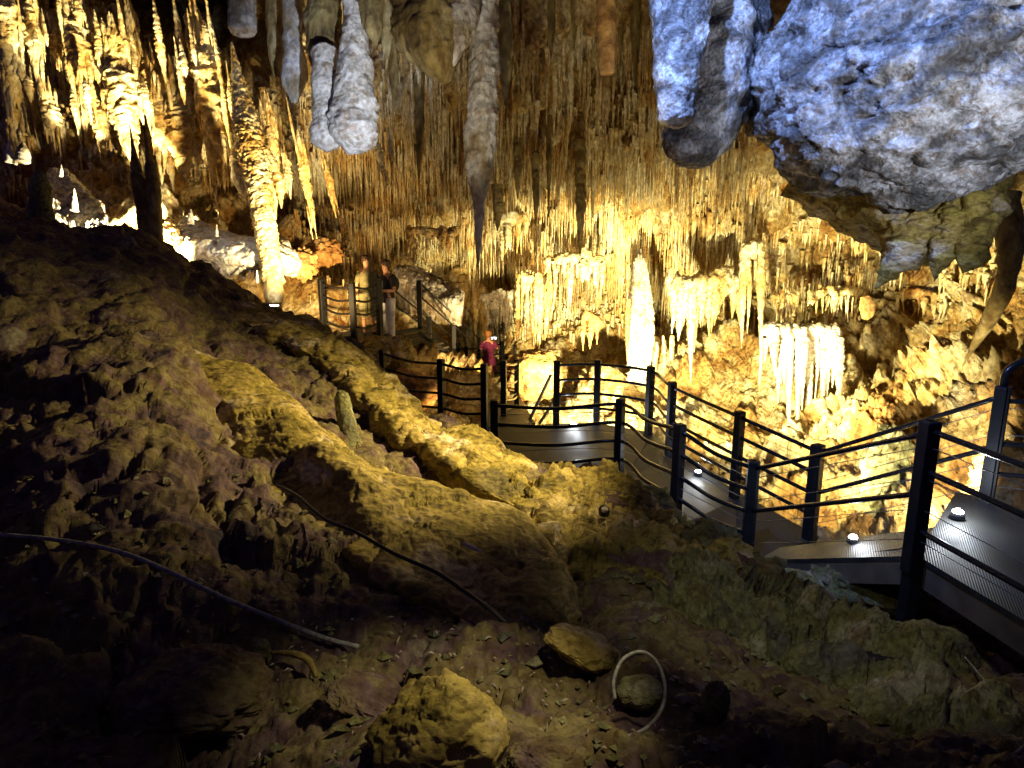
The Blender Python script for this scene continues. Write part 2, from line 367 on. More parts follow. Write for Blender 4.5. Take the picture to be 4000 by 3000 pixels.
for i, (a, b, L_, r_, key, px, py) in enumerate(spec):
    k = i % 12
    if i < NIND:
        o = bpy.data.objects.new('stalactite', ume[k]); C.objects.link(o); o.location = b; o.scale = (r_, r_, L_)
        o.rotation_euler = (0, 0, i*1.3)
        la, gr = where[key]; tag(o, la, 'stalactite', gr)
    else:
        v, f = units[k]; an = i*1.3; ca, sa = math.cos(an), math.sin(an)
        q = np.stack([(v[:, 0]*ca-v[:, 1]*sa)*r_, (v[:, 0]*sa+v[:, 1]*ca)*r_, v[:, 2]*L_], -1)
        mb.add(q+b, f)
tag(mb.build('straw_stalactites', M['stal'], smooth=True), 'mass of countless thin stalactites covering the sloping cave ceiling', 'stalactites', None, 'stuff')

# ------------------------------------------------------------------ larger formations
def formation(name, label, parts, mat, group=None, cat='stalactite', base=None):
    """one fused mesh of several knobbly spindles; parts: (path[(px,py,d)], widths px, options)"""
    mb = MB()
    for path, wd, opt in parts:
        pts = np.array([P(*q) for q in path]); dm = np.mean([q[2] for q in path])
        rad = np.array(wd)/2/F*dm
        o = dict(n=60, sides=22, amp=.28, freq=4., seed=len(mb.v)*3+int(path[0][0])); o.update(opt)
        v, f = tube(pts, rad, **o); mb.add(v, f)
    loc = np.concatenate(mb.v)[0] if base is None else base
    return tag(mb.build(name, M[mat], smooth=True, loc=tuple(loc)), label, cat, group)
def spires(x0, y0, x1, y1, wmax, d, nsub, seed, tiers=9, up=.35):
    """a tiered golden spindle with spiky side spires"""
    r = random.Random(seed); out = []
    out.append(([(x0, y0, d), (x0+(x1-x0)*.5, (y0+y1)/2, d-.1), (x1, y1, d)], [2, wmax*.4, wmax*.85, wmax, wmax*.9, wmax*.6, wmax*.35, 2],
                dict(n=110, tiers=tiers, tieramp=.2, amp=.34, freq=4.5, seed=seed, detail=.3, sides=28)))
    for k in range(nsub*2):
        t = r.uniform(.0, .85); up = r.choice((.3, .75)); xx = x0+(x1-x0)*t+r.uniform(-.6, .6)*wmax; yy = y0+(y1-y0)*t
        h = r.uniform(.18, .5)*(y1-y0); wd = r.uniform(.08, .26)*wmax
        sl = (x1-x0)/(y1-y0)
        out.append(([(xx-h*up*sl, yy-h*up, d-.12), (xx, yy, d-.16), (xx+h*(1-up)*sl, yy+h*(1-up), d-.1)], [1.5, wd, wd*1.15, wd*.7, 1.5],
                    dict(n=48, tiers=max(3, int(h/14)), tieramp=.22, amp=.25, freq=7, seed=seed+k, sides=14)))
    return out
G = 'golden tiered formations of the left chamber'
LF = [
 ((10, -60, 32, 232, 46, 15.4, 9, 1), 'golden spindle at the far left edge, reaching above the frame'),
 ((62, -40, 88, 210, 34, 15.8, 8, 2), 'golden spindle just right of the far left one'),
 ((118, 60, 124, 150, 26, 16.2, 6, 3), 'small golden spired cluster between the left edge and the tall double spire'),
 ((150, -10, 190, 250, 44, 15.6, 12, 4), 'tall golden double spire touching the top edge left of the dark void'),
 ((190, 30, 216, 190, 26, 15.9, 7, 5), 'narrow golden spire leaning beside the tall double spire'),
 ((243, 72, 292, 372, 62, 15.0, 16, 6), 'thick golden hanging spindle ending above the dark twin columns'),
 ((310, 108, 352, 300, 38, 15.7, 10, 7), 'golden spindle right of the thick one'),
 ((340, 160, 350, 400, 30, 15.4, 8, 8), 'slim knobbly spindle with a white tip near the orange blob'),
 ((372, 178, 402, 402, 62, 15.6, 12, 9), 'broad scalloped golden cone with closely stacked tiers'),
 ((412, 118, 434, 330, 40, 15.9, 9, 10), 'golden cone left of the tallest spires'),
 ((428, 20, 478, 400, 52, 15.4, 16, 11), 'tallest golden spire cluster of the left chamber'),
 ((452, 60, 492, 300, 34, 15.7, 9, 12), 'golden spire fused on the right of the tallest cluster'),
 ((574, 222, 606, 400, 26, 15.2, 8, 13), 'short golden cone right of the golden column'),
 ((616, 325, 628, 430, 18, 15.0, 6, 14), 'small cream cluster of spikes between column and needles'),
 ((640, 280, 682, 500, 20, 14.6, 7, 15), 'thin pale spire with an arched white thread beside it'),
 ((700, 330, 726, 470, 14, 15.4, 5, 16), 'faint thin spire below the white bulb'),
 ((806, 285, 838, 400, 16, 15, 6, 18), 'thin bright orange spire behind the white bulb'),
 ((838, 270, 850, 390, 12, 15.2, 5, 19), 'slim gold thread right of the orange spire'),
 ((20, 190, 40, 330, 30, 15.9, 8, 20), 'pale spindle low at the left edge'),
 ((100, 180, 122, 330, 34, 16, 8, 21), 'brownish spindle above the white fringe at left'),
 ((205, 200, 226, 340, 30, 15.9, 8, 22), 'brown spindle left of the thick golden one'),
]
for a, lab in LF:
    formation('stalactite_cluster', lab, spires(*a), 'gold' if a[0] > 40 else 'gold', G)
r = random.Random(77)
for k in range(52):
    x = r.uniform(-10, 500); crest = max(-20, (x-190)*.42); y = r.uniform(crest-10, crest+190) if x > 200 else r.uniform(-10, 230)
    h = r.uniform(60, 170); w_ = r.uniform(7, 17); d = r.uniform(14.7, 16); u_ = r.choice((.7, .7, .35)); sl = .16
    formation('stalactite_spire', 'thin spiky golden spire crowded among the thicker cones of the left chamber', [([(x-h*u_*sl, y-h*u_, d), (x, y, d-.1), (x+h*(1-u_)*sl, y+h*(1-u_), d)], [1, w_*.5, w_*.9, w_, w_*.6, 1.5],
        dict(n=60, sides=14, tiers=int(h/9), tieramp=.2, amp=.3, freq=7, detail=.3, seed=k+200))], 'gold', 'thin golden spires of the left chamber')
# golden column with the smooth foot
formation('column', 'golden knobbly column leaning from the spires down to a smooth foot', 
  [([(500, 90, 14.4), (530, 260, 13.9), (556, 380, 13.6), (574, 500, 13.3), (590, 612, 13.1)], [3, 24, 46, 58, 54, 50, 44, 42, 40, 44], dict(n=230, sides=48, amp=.12, freq=9, detail=.3, seed=3)),
   ([(588, 600, 13.05), (592, 640, 13.0), (594, 668, 13.0)], [34, 42, 40, 34, 30], dict(n=30, sides=30, amp=.05, seed=2)),
   ([(566, 300, 13.9), (600, 380, 13.8), (608, 450, 13.8)], [4, 14, 20, 26, 14, 2], dict(n=60, tiers=8, tieramp=.2, amp=.3, freq=6)),
   ([(535, 300, 14.2), (520, 370, 14.2), (540, 450, 14.0)], [4, 30, 48, 40, 20, 3], dict(n=60, tiers=7, tieramp=.15, amp=.3, freq=5)),
   ([(600, 330, 13.9), (590, 390, 13.9), (596, 470, 13.9)], [4, 12, 26, 30, 12, 2], dict(n=50, tiers=7, tieramp=.2, amp=.3, freq=6))], 'gold', cat='column')
# dark twin columns
for (a, b), lab in (((296, 322), 'left one of the dark twin columns below the golden spindle'), ((326, 336), 'right one of the dark twin columns, behind the slope edge')):
    formation('column', lab, [([(a-16, 270, 11.6), (a+4, 400, 11.4), (b, 530, 11.3)], [2, 8, 20, 28, 30, 32, 34], dict(amp=.16, tiers=14, tieramp=.05))], 'olive', 'dark twin columns', 'column')

# big pieces hanging from the ceiling, nearer
def hang(lab, path, wd, mat, **o):
    oo = dict(n=90, sides=40, amp=.16, freq=3.2, lump=.3, detail=.12); oo.update(o)
    return formation('hanging_rock', lab, [(path, wd, oo)], mat, None, 'hanging rock')
hang('short grey blunt rock hanging at the top edge beside the dark void', [(522, -120, 11), (524, 0, 11), (527, 62, 11), (528, 76, 11)], [60, 56, 56, 50, 16], 'pale')
hang('olive rounded rock hanging behind the grey one', [(590, -120, 11.6), (594, 60, 11.6), (597, 168, 11.6)], [34, 36, 40, 36, 10], 'olive')
hang('grey rock pillar with a pale swollen tip left of the white bulbs', [(628, -120, 11), (633, 100, 11), (636, 222, 11)], [30, 40, 46, 50, 12], 'pale')
hang('thick olive pillar behind the left white bulb', [(690, -140, 10.4), (700, 60, 10.4), (708, 200, 10.3)], [70, 76, 80, 60, 30], 'olive')
hang('left white bulb, rounded and hanging beside the larger bulb', [(700, 110, 10.1), (706, 230, 9.95), (706, 300, 9.9), (706, 328, 9.9)], [50, 58, 62, 66, 50, 8], 'white', lump=.15)
hang('large white bluish bulb hanging in folds above the thin spires', [(764, -80, 10), (766, 70, 9.9), (764, 220, 9.8), (760, 300, 9.8), (752, 334, 9.8)], [60, 52, 60, 80, 86, 90, 60, 8], 'white', lump=.22, amp=.2, detail=.25)
hang('olive and brown short spikes above the white bulb', [(800, -120, 9.6), (806, 40, 9.6), (812, 100, 9.6)], [46, 42, 30, 4], 'olive')
hang('dark thin spike in front of the large white bulb', [(776, -60, 9), (782, 20, 9), (785, 64, 9)], [24, 16, 10, 3], 'olive')
hang('wide brown rock mass tapering to a knobbly tip at the top centre', [(930, -160, 8.6), (930, 0, 8.5), (945, 110, 8.4), (968, 178, 8.4)], [230, 180, 150, 90, 20], 'olive', lump=.25)
hang('white streaked flank joining brown mass and long pillar', [(1000, -160, 8.5), (1002, 0, 8.4), (990, 80, 8.35), (972, 150, 8.35)], [90, 80, 74, 50, 12], 'pale')
hang('long pale grey pillar hanging far down with a slim tail', [(1045, -160, 8.8), (1046, 90, 8.8), (1038, 340, 8.8), (1032, 580, 8.8)], [66, 64, 62, 60, 60, 60, 62, 56, 26, 16, 3], 'pale', lump=.1, amp=.12, n=170, freq=6, detail=.25)
hang('narrow olive pillar directly right of the long pale one', [(1088, -140, 9.6), (1090, 100, 9.6), (1092, 230, 9.6)], [40, 36, 30, 22, 5], 'olive')
hang('tan blunt stalactite with a cut off end at the top centre', [(1308, -120, 7.4), (1310, 0, 7.4), (1311, 120, 7.4), (1311, 158, 7.4)], [58, 50, 42, 38, 34, 30], 'orange', lump=0, amp=.05, detail=0)
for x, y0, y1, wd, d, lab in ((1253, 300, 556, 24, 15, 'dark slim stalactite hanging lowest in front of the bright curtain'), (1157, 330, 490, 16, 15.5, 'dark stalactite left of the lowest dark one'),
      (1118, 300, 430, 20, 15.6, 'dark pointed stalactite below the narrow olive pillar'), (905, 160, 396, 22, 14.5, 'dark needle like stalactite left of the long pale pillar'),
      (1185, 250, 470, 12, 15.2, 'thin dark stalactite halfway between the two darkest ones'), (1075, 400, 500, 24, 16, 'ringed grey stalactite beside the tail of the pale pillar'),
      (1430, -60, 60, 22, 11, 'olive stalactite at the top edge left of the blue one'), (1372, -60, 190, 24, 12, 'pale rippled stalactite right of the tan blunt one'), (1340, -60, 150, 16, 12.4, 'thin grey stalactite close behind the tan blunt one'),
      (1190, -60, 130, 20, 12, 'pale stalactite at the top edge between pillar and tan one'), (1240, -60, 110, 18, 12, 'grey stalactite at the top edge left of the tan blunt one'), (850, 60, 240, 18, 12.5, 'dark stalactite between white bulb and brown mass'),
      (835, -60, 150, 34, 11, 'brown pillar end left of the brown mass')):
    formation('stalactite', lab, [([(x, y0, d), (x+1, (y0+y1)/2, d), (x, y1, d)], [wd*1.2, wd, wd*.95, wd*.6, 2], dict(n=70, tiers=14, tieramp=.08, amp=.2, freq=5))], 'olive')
hang('blue white tapering stalactite with a rounded tip left of the blue boulder', [(1478, -160, 6.4), (1472, 0, 6.3), (1466, 160, 6.2), (1462, 250, 6.2), (1461, 277, 6.2)], [150, 130, 110, 84, 66, 16], 'boulder', lump=.14, n=140, sides=64, freq=5)
hang('dark rounded rock bag behind the blue white stalactite', [(1560, -160, 7.2), (1545, 100, 7.1), (1530, 230, 7.1), (1480, 330, 7.0), (1468, 358, 7)], [190, 200, 200, 150, 90, 16], 'boulder', lump=.2, n=120, sides=64)
hang('dim blue rock lobe hanging beside the dark bag', [(1600, -160, 7.6), (1600, 0, 7.6), (1604, 110, 7.6), (1600, 200, 7.6)], [90, 84, 60, 20], 'boulder')
# the big blue boulder
def boulder(name, lab, c, ax, mat, seed, amp=.12, sub=(120, 160), rot=0, cat='rock', facets=.0, freq=1.2, group=None, fine=.03):
    n, m = sub; th = np.linspace(.001, math.pi-.001, n)[:, None]; ph = np.linspace(0, 2*math.pi, m, endpoint=False)[None]
    v = np.stack([np.sin(th)*np.cos(ph), np.sin(th)*np.sin(ph), np.cos(th)+0*ph], -1)
    k = 1+amp*fbm(v*freq*1.3+seed*7.7, 4)+fine*ridged(v*freq*5+seed, 4)+fine*1.2*crag(v*freq*2.2+seed, seed)
    if facets:
        rr = np.random.RandomState(seed); ns = rr.normal(size=(16, 3)); ns /= np.linalg.norm(ns, axis=1)[:, None]; h = rr.uniform(.62, .95, 16)
        dd = np.einsum('ijk,lk->ijl', v, ns); lim = np.min(np.where(dd > .05, h/np.maximum(dd, .05), 9), -1)
        k = k*(1-facets)+facets*np.minimum(k, lim*(.9+.1*k))
    v = v*k[..., None]*np.array(ax)
    ca, sa = math.cos(rot), math.sin(rot); x = v[..., 0]*ca-v[..., 2]*sa; z = v[..., 0]*sa+v[..., 2]*ca; v = np.stack([x, v[..., 1], z], -1)
    mb = MB(); mb.add(v.reshape(-1, 3)+np.array(c), gridfaces(n, m, True))
    return tag(mb.build(name, M[mat], smooth=True, loc=tuple(c)), lab, cat, group)
boulder('hanging_rock', 'huge blue lit rounded boulder bulging from the ceiling at the top right', P(2010, 150, 6.6), (1.52, 1.35, 1.14), 'boulder', 3, .1, (200, 260), R(14), 'hanging rock', .0, 1.5, fine=.032)
hang('mottled ceiling root from which the big blue boulder swells, at the very top right', [(2350, -800, 8.6), (2180, -380, 7.4), (2060, 40, 6.9)], [1500, 1200, 900, 640, 420, 60], 'boulder', lump=.15, n=70, sides=60)
hang('brown rock mass under the big blue boulder narrowing downwards', [(1960, 330, 7.4), (1975, 430, 7.2), (1965, 490, 7.1), (1940, 545, 7.2)], [430, 360, 280, 180, 40], 'slab', lump=.3, n=90, sides=60)
hang('pale jagged flap slanting under the big blue boulder', [(1995, 440, 6.9), (1955, 535, 6.8), (1890, 625, 6.9)], [60, 76, 74, 44, 5], 'slab', amp=.5, detail=.5, freq=5)
hang('pale green pointed fang right of the jagged flap', [(2055, 430, 6.6), (2036, 530, 6.6), (2018, 608, 6.7)], [40, 66, 50, 30, 4], 'slab', amp=.5, detail=.5, freq=5)
hang('brown broad fang under the right side of the big boulder', [(2110, 420, 6.5), (2100, 540, 6.5), (2080, 590, 6.6)], [50, 56, 40, 4], 'slab', amp=.5, detail=.5)
hang('long dark stalactite near the right edge above the railing', [(2170, 420, 9), (2176, 600, 9), (2080, 790, 11)], [60, 40, 30, 3], 'olive')
# unseen spots added to light the ceiling rocks blue, white and warm
spot(PV(1330, -620, 4.2), PV(1800, 280, 6.2), 1300, BLU, 80, .7)
spot(PV(2600, 420, 3.6), PV(2080, 230, 5.5), 380, (.8, .86, 1), 70, .7)
spot(PV(1240, 150, 4.5), PV(1466, 120, 6.3), 60, (.5, .65, 1), 40, .8)
spot(PV(900, 560, 5.5), PV(765, 190, 9.8), 2300, (.66, .76, 1), 30, .9)
spot(PV(900, 560, 5.5), PV(1010, 150, 8.8), 520, (1, .9, .7), 40, .9)
spot(PV(1250, 600, 4.5), PV(1310, 90, 7.4), 520, (1, .85, .5), 30, .9)

# centre right formations
def cl(lab, parts, mat='stal', cat='stalactite', name='stalactite_cluster'): return formation(name, lab, parts, mat, None, cat)
r = random.Random(4)
cl('bright white column standing behind the curved railing', [([(1382, 540, 19), (1384, 640, 18.6), (1380, 740, 18.4), (1378, 830, 18.2)], [10, 26, 34, 36, 30, 44], dict(n=160, amp=.3, freq=6, detail=.5))]+[([(1382+dx*.6, 545+abs(dx), 18.7), (1384+dx, 690, 18.3), (1380+dx, 830-abs(dx)*2, 18.2)], [4, 10, 15, 17, 14, 9], dict(n=120, amp=.3, freq=9, detail=.4, seed=int(dx+30))) for dx in (-20, -12, -4, 5, 13, 21)], 'white', 'column', 'column')
def shd(x, y): return float(shell(x, y)[1]/P(x, y, 1.)[1])
def curtain(x0, x1, y0, y1, d, n, seed, wd=16, dy=None, ledge=True):
    r = random.Random(seed); out = []; n2 = int(n*1.5)
    for k in range(n2):
        t = (k+r.uniform(-.45, .45))/max(1, n2-1); x = x0+(x1-x0)*t; top = y0+r.uniform(-16, 16)
        if n == 1: t, x = .5, x0
        b = y1+(dy(t) if dy else 0); b = top+(b-top)*r.choice((.35, .6, .85, 1, 1.15))*r.uniform(.85, 1.1)
        ww = wd*r.uniform(.35, 1.15); dd = (shd(x, top)-.1 if shd(x, top) < d+2.5 else d)+r.uniform(-.2, .12)
        out.append(([(x, top, dd), (x+r.uniform(-4, 4), (top+b)/2, dd-.05), (x-r.uniform(0, 6), b, dd+.02)], [ww*.9, ww*1.1, ww, ww*.7, ww*.4, 1.5], dict(n=64, sides=14, tiers=max(4, int(abs(b-top)/11)), tieramp=.16, amp=.3, freq=9, seed=seed+k, detail=.3)))
    if ledge and n > 1:
        m = max(3, n//2); px_ = [x0-6+(x1-x0+12)*k/m for k in range(m+1)]
        dd = [(shd(x, y0)-.1 if shd(x, y0) < d+2.5 else d) for x in px_]
        out.append(([(x, y0+r.uniform(-7, 7), q) for x, q in zip(px_, dd)], [5]+[wd*r.uniform(1.3, 2.3) for k in range(m*2)]+[5], dict(n=40+m*6, sides=24, amp=.55, freq=4, seed=seed+50, detail=.4)))
    return out
cl('white ribbed drapery like a pipe organ above the right bank', curtain(1648, 1812, 716, 850, 15.2, 13, 31, 17, lambda t: 90*math.sin(t*2.2)+10), 'white', 'drapery', 'drapery')
cl('second lower tier of white flowstone right of the organ drapery', curtain(1740, 1815, 800, 905, 14.7, 7, 33, 16), 'white', 'drapery', 'drapery')
cl('popcorn covered white cascade left of the long bright stalactite', curtain(1455, 1600, 610, 730, 17.2, 12, 35, 22, lambda t: 60*math.sin(t*6)), 'stal', 'cascade', 'cascade')
cl('long bright stalactite pair hanging over the slope', curtain(1606, 1640, 540, 720, 16.4, 3, 37, 17), 'stal')
cl('white stalactite group right of the long pair', curtain(1670, 1720, 640, 720, 16.2, 5, 38, 11), 'stal')
cl('fringe of white stalactites on a ledge', curtain(1750, 1850, 632, 690, 15.8, 10, 39, 8), 'stal')
for x0_, x1_, y0_, y1_, n_, sd_, w_, lab_ in ((1440, 1530, 470, 540, 9, 71, 9, 'fringe of cream stalactites under the dark bag shaped rock'), (1560, 1650, 500, 560, 9, 72, 9, 'fringe of pale stalactites right below the gap between bag and boulder'),
   (1690, 1790, 540, 590, 10, 73, 9, 'glowing fringe under the left edge of the big boulder'), (1600, 1700, 600, 650, 9, 74, 8, 'short pale fringe above the organ drapery'), (1180, 1300, 560, 660, 12, 75, 13, 'thick cream drapery in the middle of the bright curtain'),
   (1300, 1400, 500, 600, 9, 76, 11, 'cream drapery above the bright white column'), (1040, 1150, 470, 560, 10, 77, 12, 'ochre drapery below the tail of the pale pillar'), (880, 990, 500, 560, 9, 78, 10, 'ochre drapery above the pale sloping slab'),
   (1850, 1930, 700, 760, 8, 79, 9, 'pale drapery below the orange shield slab'), (1560, 1640, 760, 850, 7, 80, 10, 'orange cream drapery behind the curve of the far railing'), (1940, 2060, 640, 690, 9, 81, 10, 'dim drapery at the right below the fangs'), (1420, 1500, 740, 830, 6, 82, 11, 'dripping ledge right of the white column')):
    cl(lab_, curtain(x0_, x1_, y0_, y1_, 19, n_, sd_, w_), 'stal', 'drapery', 'drapery')
cl('orange shield shaped slab hanging below the jagged flap', [([(1868, 640, 13), (1874, 668, 13), (1868, 690, 13)], [20, 34, 30, 12], dict(amp=.15, flat=(1, .35)))], 'orange', 'slab', 'hanging_slab')
cl('pair of orange stalactites behind the first railing post', curtain(1262, 1290, 690, 800, 17.6, 3, 41, 15), 'orange')
cl('orange stalactite with a long thin tip over the far railing', curtain(1358, 1366, 640, 850, 17.3, 1, 43, 14), 'orange')
cl('bright white fringe shining behind the woman in pink', curtain(1040, 1140, 640, 730, 22.5, 14, 45, 12), 'white')
cl('orange stalactites left of the first railing post', curtain(1120, 1190, 600, 740, 20, 9, 46, 12), 'gold')
cl('thick dripping flowstone below the woman\'s far wall', curtain(975, 1060, 600, 715, 23, 8, 47, 22), 'gold')
cl('lone orange stalactite high above the two visitors', curtain(740, 744, 480, 575, 16.5, 1, 50, 9), 'orange')
cl('thin white needle left of the lone orange stalactite', curtain(676, 678, 440, 560, 15, 1, 51, 6), 'white')

# white flowstone and rocks on the left ledge
def slabsheet(name, lab, rows, mat, cat='rock', n=90, m=140, amp=.08, freq=2.2, thick=.35, kind=None, seed=0, rid=.3, group=None, tuck=0, cg=.5):
    A = np.array([[P(*q) for q in row] for row in rows])
    if tuck:
        A = np.concatenate([A[:1]+np.array([0, .25, -tuck]), A], 0)
        A = np.concatenate([A[:, :1]+(A[:, :1]-A[:, 1:2])*.12+np.array([0, .3, -tuck]), A, A[:, -1:]+np.array([.12, .35, -tuck])], 1)
    B = catmull(A, n); B = np.transpose(catmull(np.transpose(B, (1, 0, 2)), m), (1, 0, 2))
    N_ = gridnormals(B); s = np.sign(-(N_*B).sum(-1, keepdims=True).mean()); N_ = N_*s
    q = B*freq+seed*5.3
    k = amp*(fbm(q*np.array([.7, .7, 1]), 6, .5)+rid*ridged(q*1.7+3, 5)+.3*np.minimum(0, perlin(q*4.+9)+.1)+.12*ridged(q*6+1, 3)+cg*crag(q*.75+2, seed)+cg*.45*crag(q*2+5, seed+3)+cg*.2*crag(q*5, seed+4))
    B = B+N_*k[..., None]
    back = B-N_.mean((0, 1))*thick-np.array([0, 0, thick])
    edge = np.ones(B.shape[:2]); mb = MB()
    v = np.concatenate([B.reshape(-1, 3), back.reshape(-1, 3)]); K = n*m; f = gridfaces(n, m)
    f2 = [tuple(reversed([i+K for i in q])) for q in gridfaces(n, m)]
    def st(a, b): return (a, a+K, b+K, b)
    side = [st(i, i+1) for i in range(m-1)]+[st((n-1)*m+i+1, (n-1)*m+i) for i in range(m-1)]+[st((i+1)*m, i*m) for i in range(n-1)]+[st(i*m+m-1, (i+1)*m+m-1) for i in range(n-1)]
    mb.add(v, f+f2+side)
    o = mb.build(name, M[mat], smooth=True, loc=tuple(B[0, 0]))
    return tag(o, lab, cat, group, kind)
slabsheet('flowstone', 'white flowstone slab leaning behind the slope left of the golden column foot',
  [[(350, 520, 13.8), (420, 565, 13.6), (480, 596, 13.5), (560, 578, 13.6), (640, 590, 13.8)],
   [(360, 500, 13.8), (430, 530, 13.4), (510, 560, 13.1), (590, 560, 13.2), (650, 560, 13.6)],
   [(385, 480, 14.2), (450, 502, 13.9), (520, 520, 13.7), (590, 525, 13.7), (620, 520, 14)],
   [(395, 470, 14.8), (455, 490, 14.6), (525, 512, 14.6), (590, 515, 14.6), (615, 510, 14.8)]], 'white', 'flowstone', amp=.06, thick=.03)
cl('fringe of short white drips under the leaning flowstone slab', curtain(478, 580, 578, 606, 13.5, 12, 61, 6), 'white')
cl('dazzling white fringe low in the left chamber', curtain(118, 245, 296, 366, 15.9, 16, 62, 11), 'white')
slabsheet('flowstone', 'pale flowstone shelf with drips behind the dark stump', 
  [[(90, 470, 13), (160, 480, 13), (230, 500, 12.9)], [(100, 420, 13.3), (170, 440, 13.2), (232, 480, 13.1)], [(100, 385, 13.8), (160, 395, 13.7), (222, 450, 13.5)], [(110, 370, 14.6), (160, 380, 14.4), (225, 440, 14.2)]], 'white', 'flowstone', amp=.1)
boulder('rock', 'orange lobed rock leaning on the white flowstone slab', P(362, 505, 13.4), (.2, .2, .3), 'orange', 5, .4, (60, 80), R(30), 'rock', .4, 1.8)
boulder('rock', 'round orange rock right of the golden column foot', P(655, 570, 14.4), (.32, .3, .3), 'orange', 6, .4, (70, 90), 0, 'rock', .5, 1.8)
boulder('rock', 'pinkish orange rock below the needles', P(700, 545, 15.6), (.42, .35, .3), 'orange', 7, .4, (70, 90), 0, 'rock', .5, 1.8)
boulder('rock', 'olive rock right of the platform edge', P(810, 765, 14.6), (.42, .4, .38), 'slab', 8, .2, (70, 90), 0, 'rock', .4)
boulder('rock', 'olive block under the stairs', P(864, 765, 14.8), (.3, .35, .45), 'slab', 9, .2, (70, 90), 0, 'rock', .4)
boulder('rock', 'long orange rock under the platform', P(880, 845, 13.5), (.62, .4, .42), 'orange', 10, .2, (70, 90), 0, 'rock', .4)
boulder('rock', 'large orange boulder left of the first far railing post', P(1150, 810, 17.5), (.75, .6, .62), 'orange', 12, .22, (90, 120), 0, 'rock', .3)
slabsheet('rock', 'pale grey sloping slab above the visitor in dark clothes', 
  [[(850, 610, 19.4), (900, 628, 19.2), (960, 650, 19), (1000, 658, 19)], [(850, 585, 19.8), (905, 600, 19.6), (960, 620, 19.4), (1000, 640, 19.3)], [(860, 570, 20.6), (900, 580, 20.4), (950, 600, 20.2), (990, 630, 20)]], 'pale', amp=.12)
formation('stalagmite', 'black stump shaped stalagmite on the slope edge at the left', [([(86, 372, 10.4), (88, 420, 10.4), (92, 500, 10.4)], [22, 42, 46, 60], dict(amp=.15, n=40, sides=30))], 'grey', cat='stalagmite')
for x, y, h, wd, lab in ((20, 345, 42, 16, 'pale knobbly stalagmite at the left edge'), (50, 345, 40, 26, 'wide stubby stalagmite beside the left edge one'), (34, 350, 26, 7, 'tiny pink stalagmite between two stubby ones'), (132, 375, 20, 7, 'small pointed stalagmite above the pale shelf'),
      (412, 478, 26, 12, 'tiny cone stalagmite on top of the white flowstone'), (468, 505, 20, 6, 'tiny thin stalagmite left of the golden column'), (555, 606, 22, 7, 'small white stalagmite at the hollow under the flowstone'), (160, 450, 44, 14, 'brown stalagmite in front of the pale shelf')):
    formation('stalagmite', lab, [([(x, y-h, 12.9), (x, y-h/2, 12.9), (x, y+6, 12.9)], [2, wd*.6, wd, wd*1.1], dict(n=24, sides=14, tiers=4, amp=.2))], 'pale', cat='stalagmite')

boulder('rock', 'mossy green rock behind the rising ramp', P(1915, 1035, 11.2), (.38, .3, .75), 'mossy', 33, .35, (80, 100), 0, 'rock', .3, 1.8)
boulder('rock', 'dark cleft rock standing on the right bank', P(1885, 930, 12.9), (.4, .3, .5), 'orange', 34, .35, (80, 100), 0, 'rock', .3, 1.8)
# ------------------------------------------------------------------ foreground slope
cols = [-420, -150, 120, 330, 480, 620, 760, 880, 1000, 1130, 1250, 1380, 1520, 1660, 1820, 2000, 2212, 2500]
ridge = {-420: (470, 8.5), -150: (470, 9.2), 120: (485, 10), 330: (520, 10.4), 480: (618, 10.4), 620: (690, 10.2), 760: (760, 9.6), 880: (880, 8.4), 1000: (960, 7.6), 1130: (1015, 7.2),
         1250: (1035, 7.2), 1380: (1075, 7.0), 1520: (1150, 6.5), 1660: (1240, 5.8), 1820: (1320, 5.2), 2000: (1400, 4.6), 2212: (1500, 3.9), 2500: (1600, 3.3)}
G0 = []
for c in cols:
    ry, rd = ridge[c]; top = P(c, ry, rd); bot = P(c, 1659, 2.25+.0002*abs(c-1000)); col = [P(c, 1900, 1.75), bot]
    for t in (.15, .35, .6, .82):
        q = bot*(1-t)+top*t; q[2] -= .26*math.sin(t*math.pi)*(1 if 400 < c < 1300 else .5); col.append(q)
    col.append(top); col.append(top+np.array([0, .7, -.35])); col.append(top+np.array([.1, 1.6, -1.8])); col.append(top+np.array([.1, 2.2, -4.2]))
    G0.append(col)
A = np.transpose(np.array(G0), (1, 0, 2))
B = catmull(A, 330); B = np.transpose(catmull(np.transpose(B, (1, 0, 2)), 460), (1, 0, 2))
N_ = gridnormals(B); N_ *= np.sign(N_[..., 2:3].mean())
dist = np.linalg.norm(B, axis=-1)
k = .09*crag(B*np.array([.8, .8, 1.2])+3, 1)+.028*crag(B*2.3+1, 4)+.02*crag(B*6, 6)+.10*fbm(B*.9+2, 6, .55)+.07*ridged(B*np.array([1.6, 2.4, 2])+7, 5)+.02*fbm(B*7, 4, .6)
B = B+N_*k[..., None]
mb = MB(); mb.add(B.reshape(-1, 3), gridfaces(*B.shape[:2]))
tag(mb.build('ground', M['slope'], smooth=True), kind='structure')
GB = B.reshape(-1, 3); _gr = GB/np.linalg.norm(GB, axis=1)[:, None]
def ground(px, py, lift=0.):
    """point of the slope under a photo pixel"""
    d = P(px, py, 1.); d = d/np.linalg.norm(d); a = _gr @ d; ok = np.where(a > a.max()-2e-6)[0]
    ok = np.where(a > .99999)[0] if (a > .99999).any() else [a.argmax()]
    i = ok[np.linalg.norm(GB[ok], axis=1).argmin()]
    return d*np.linalg.norm(GB[i])+np.array([0, 0, lift])
def gd(px, py): return float(ground(px, py)[1]/P(px, py, 1.)[1])

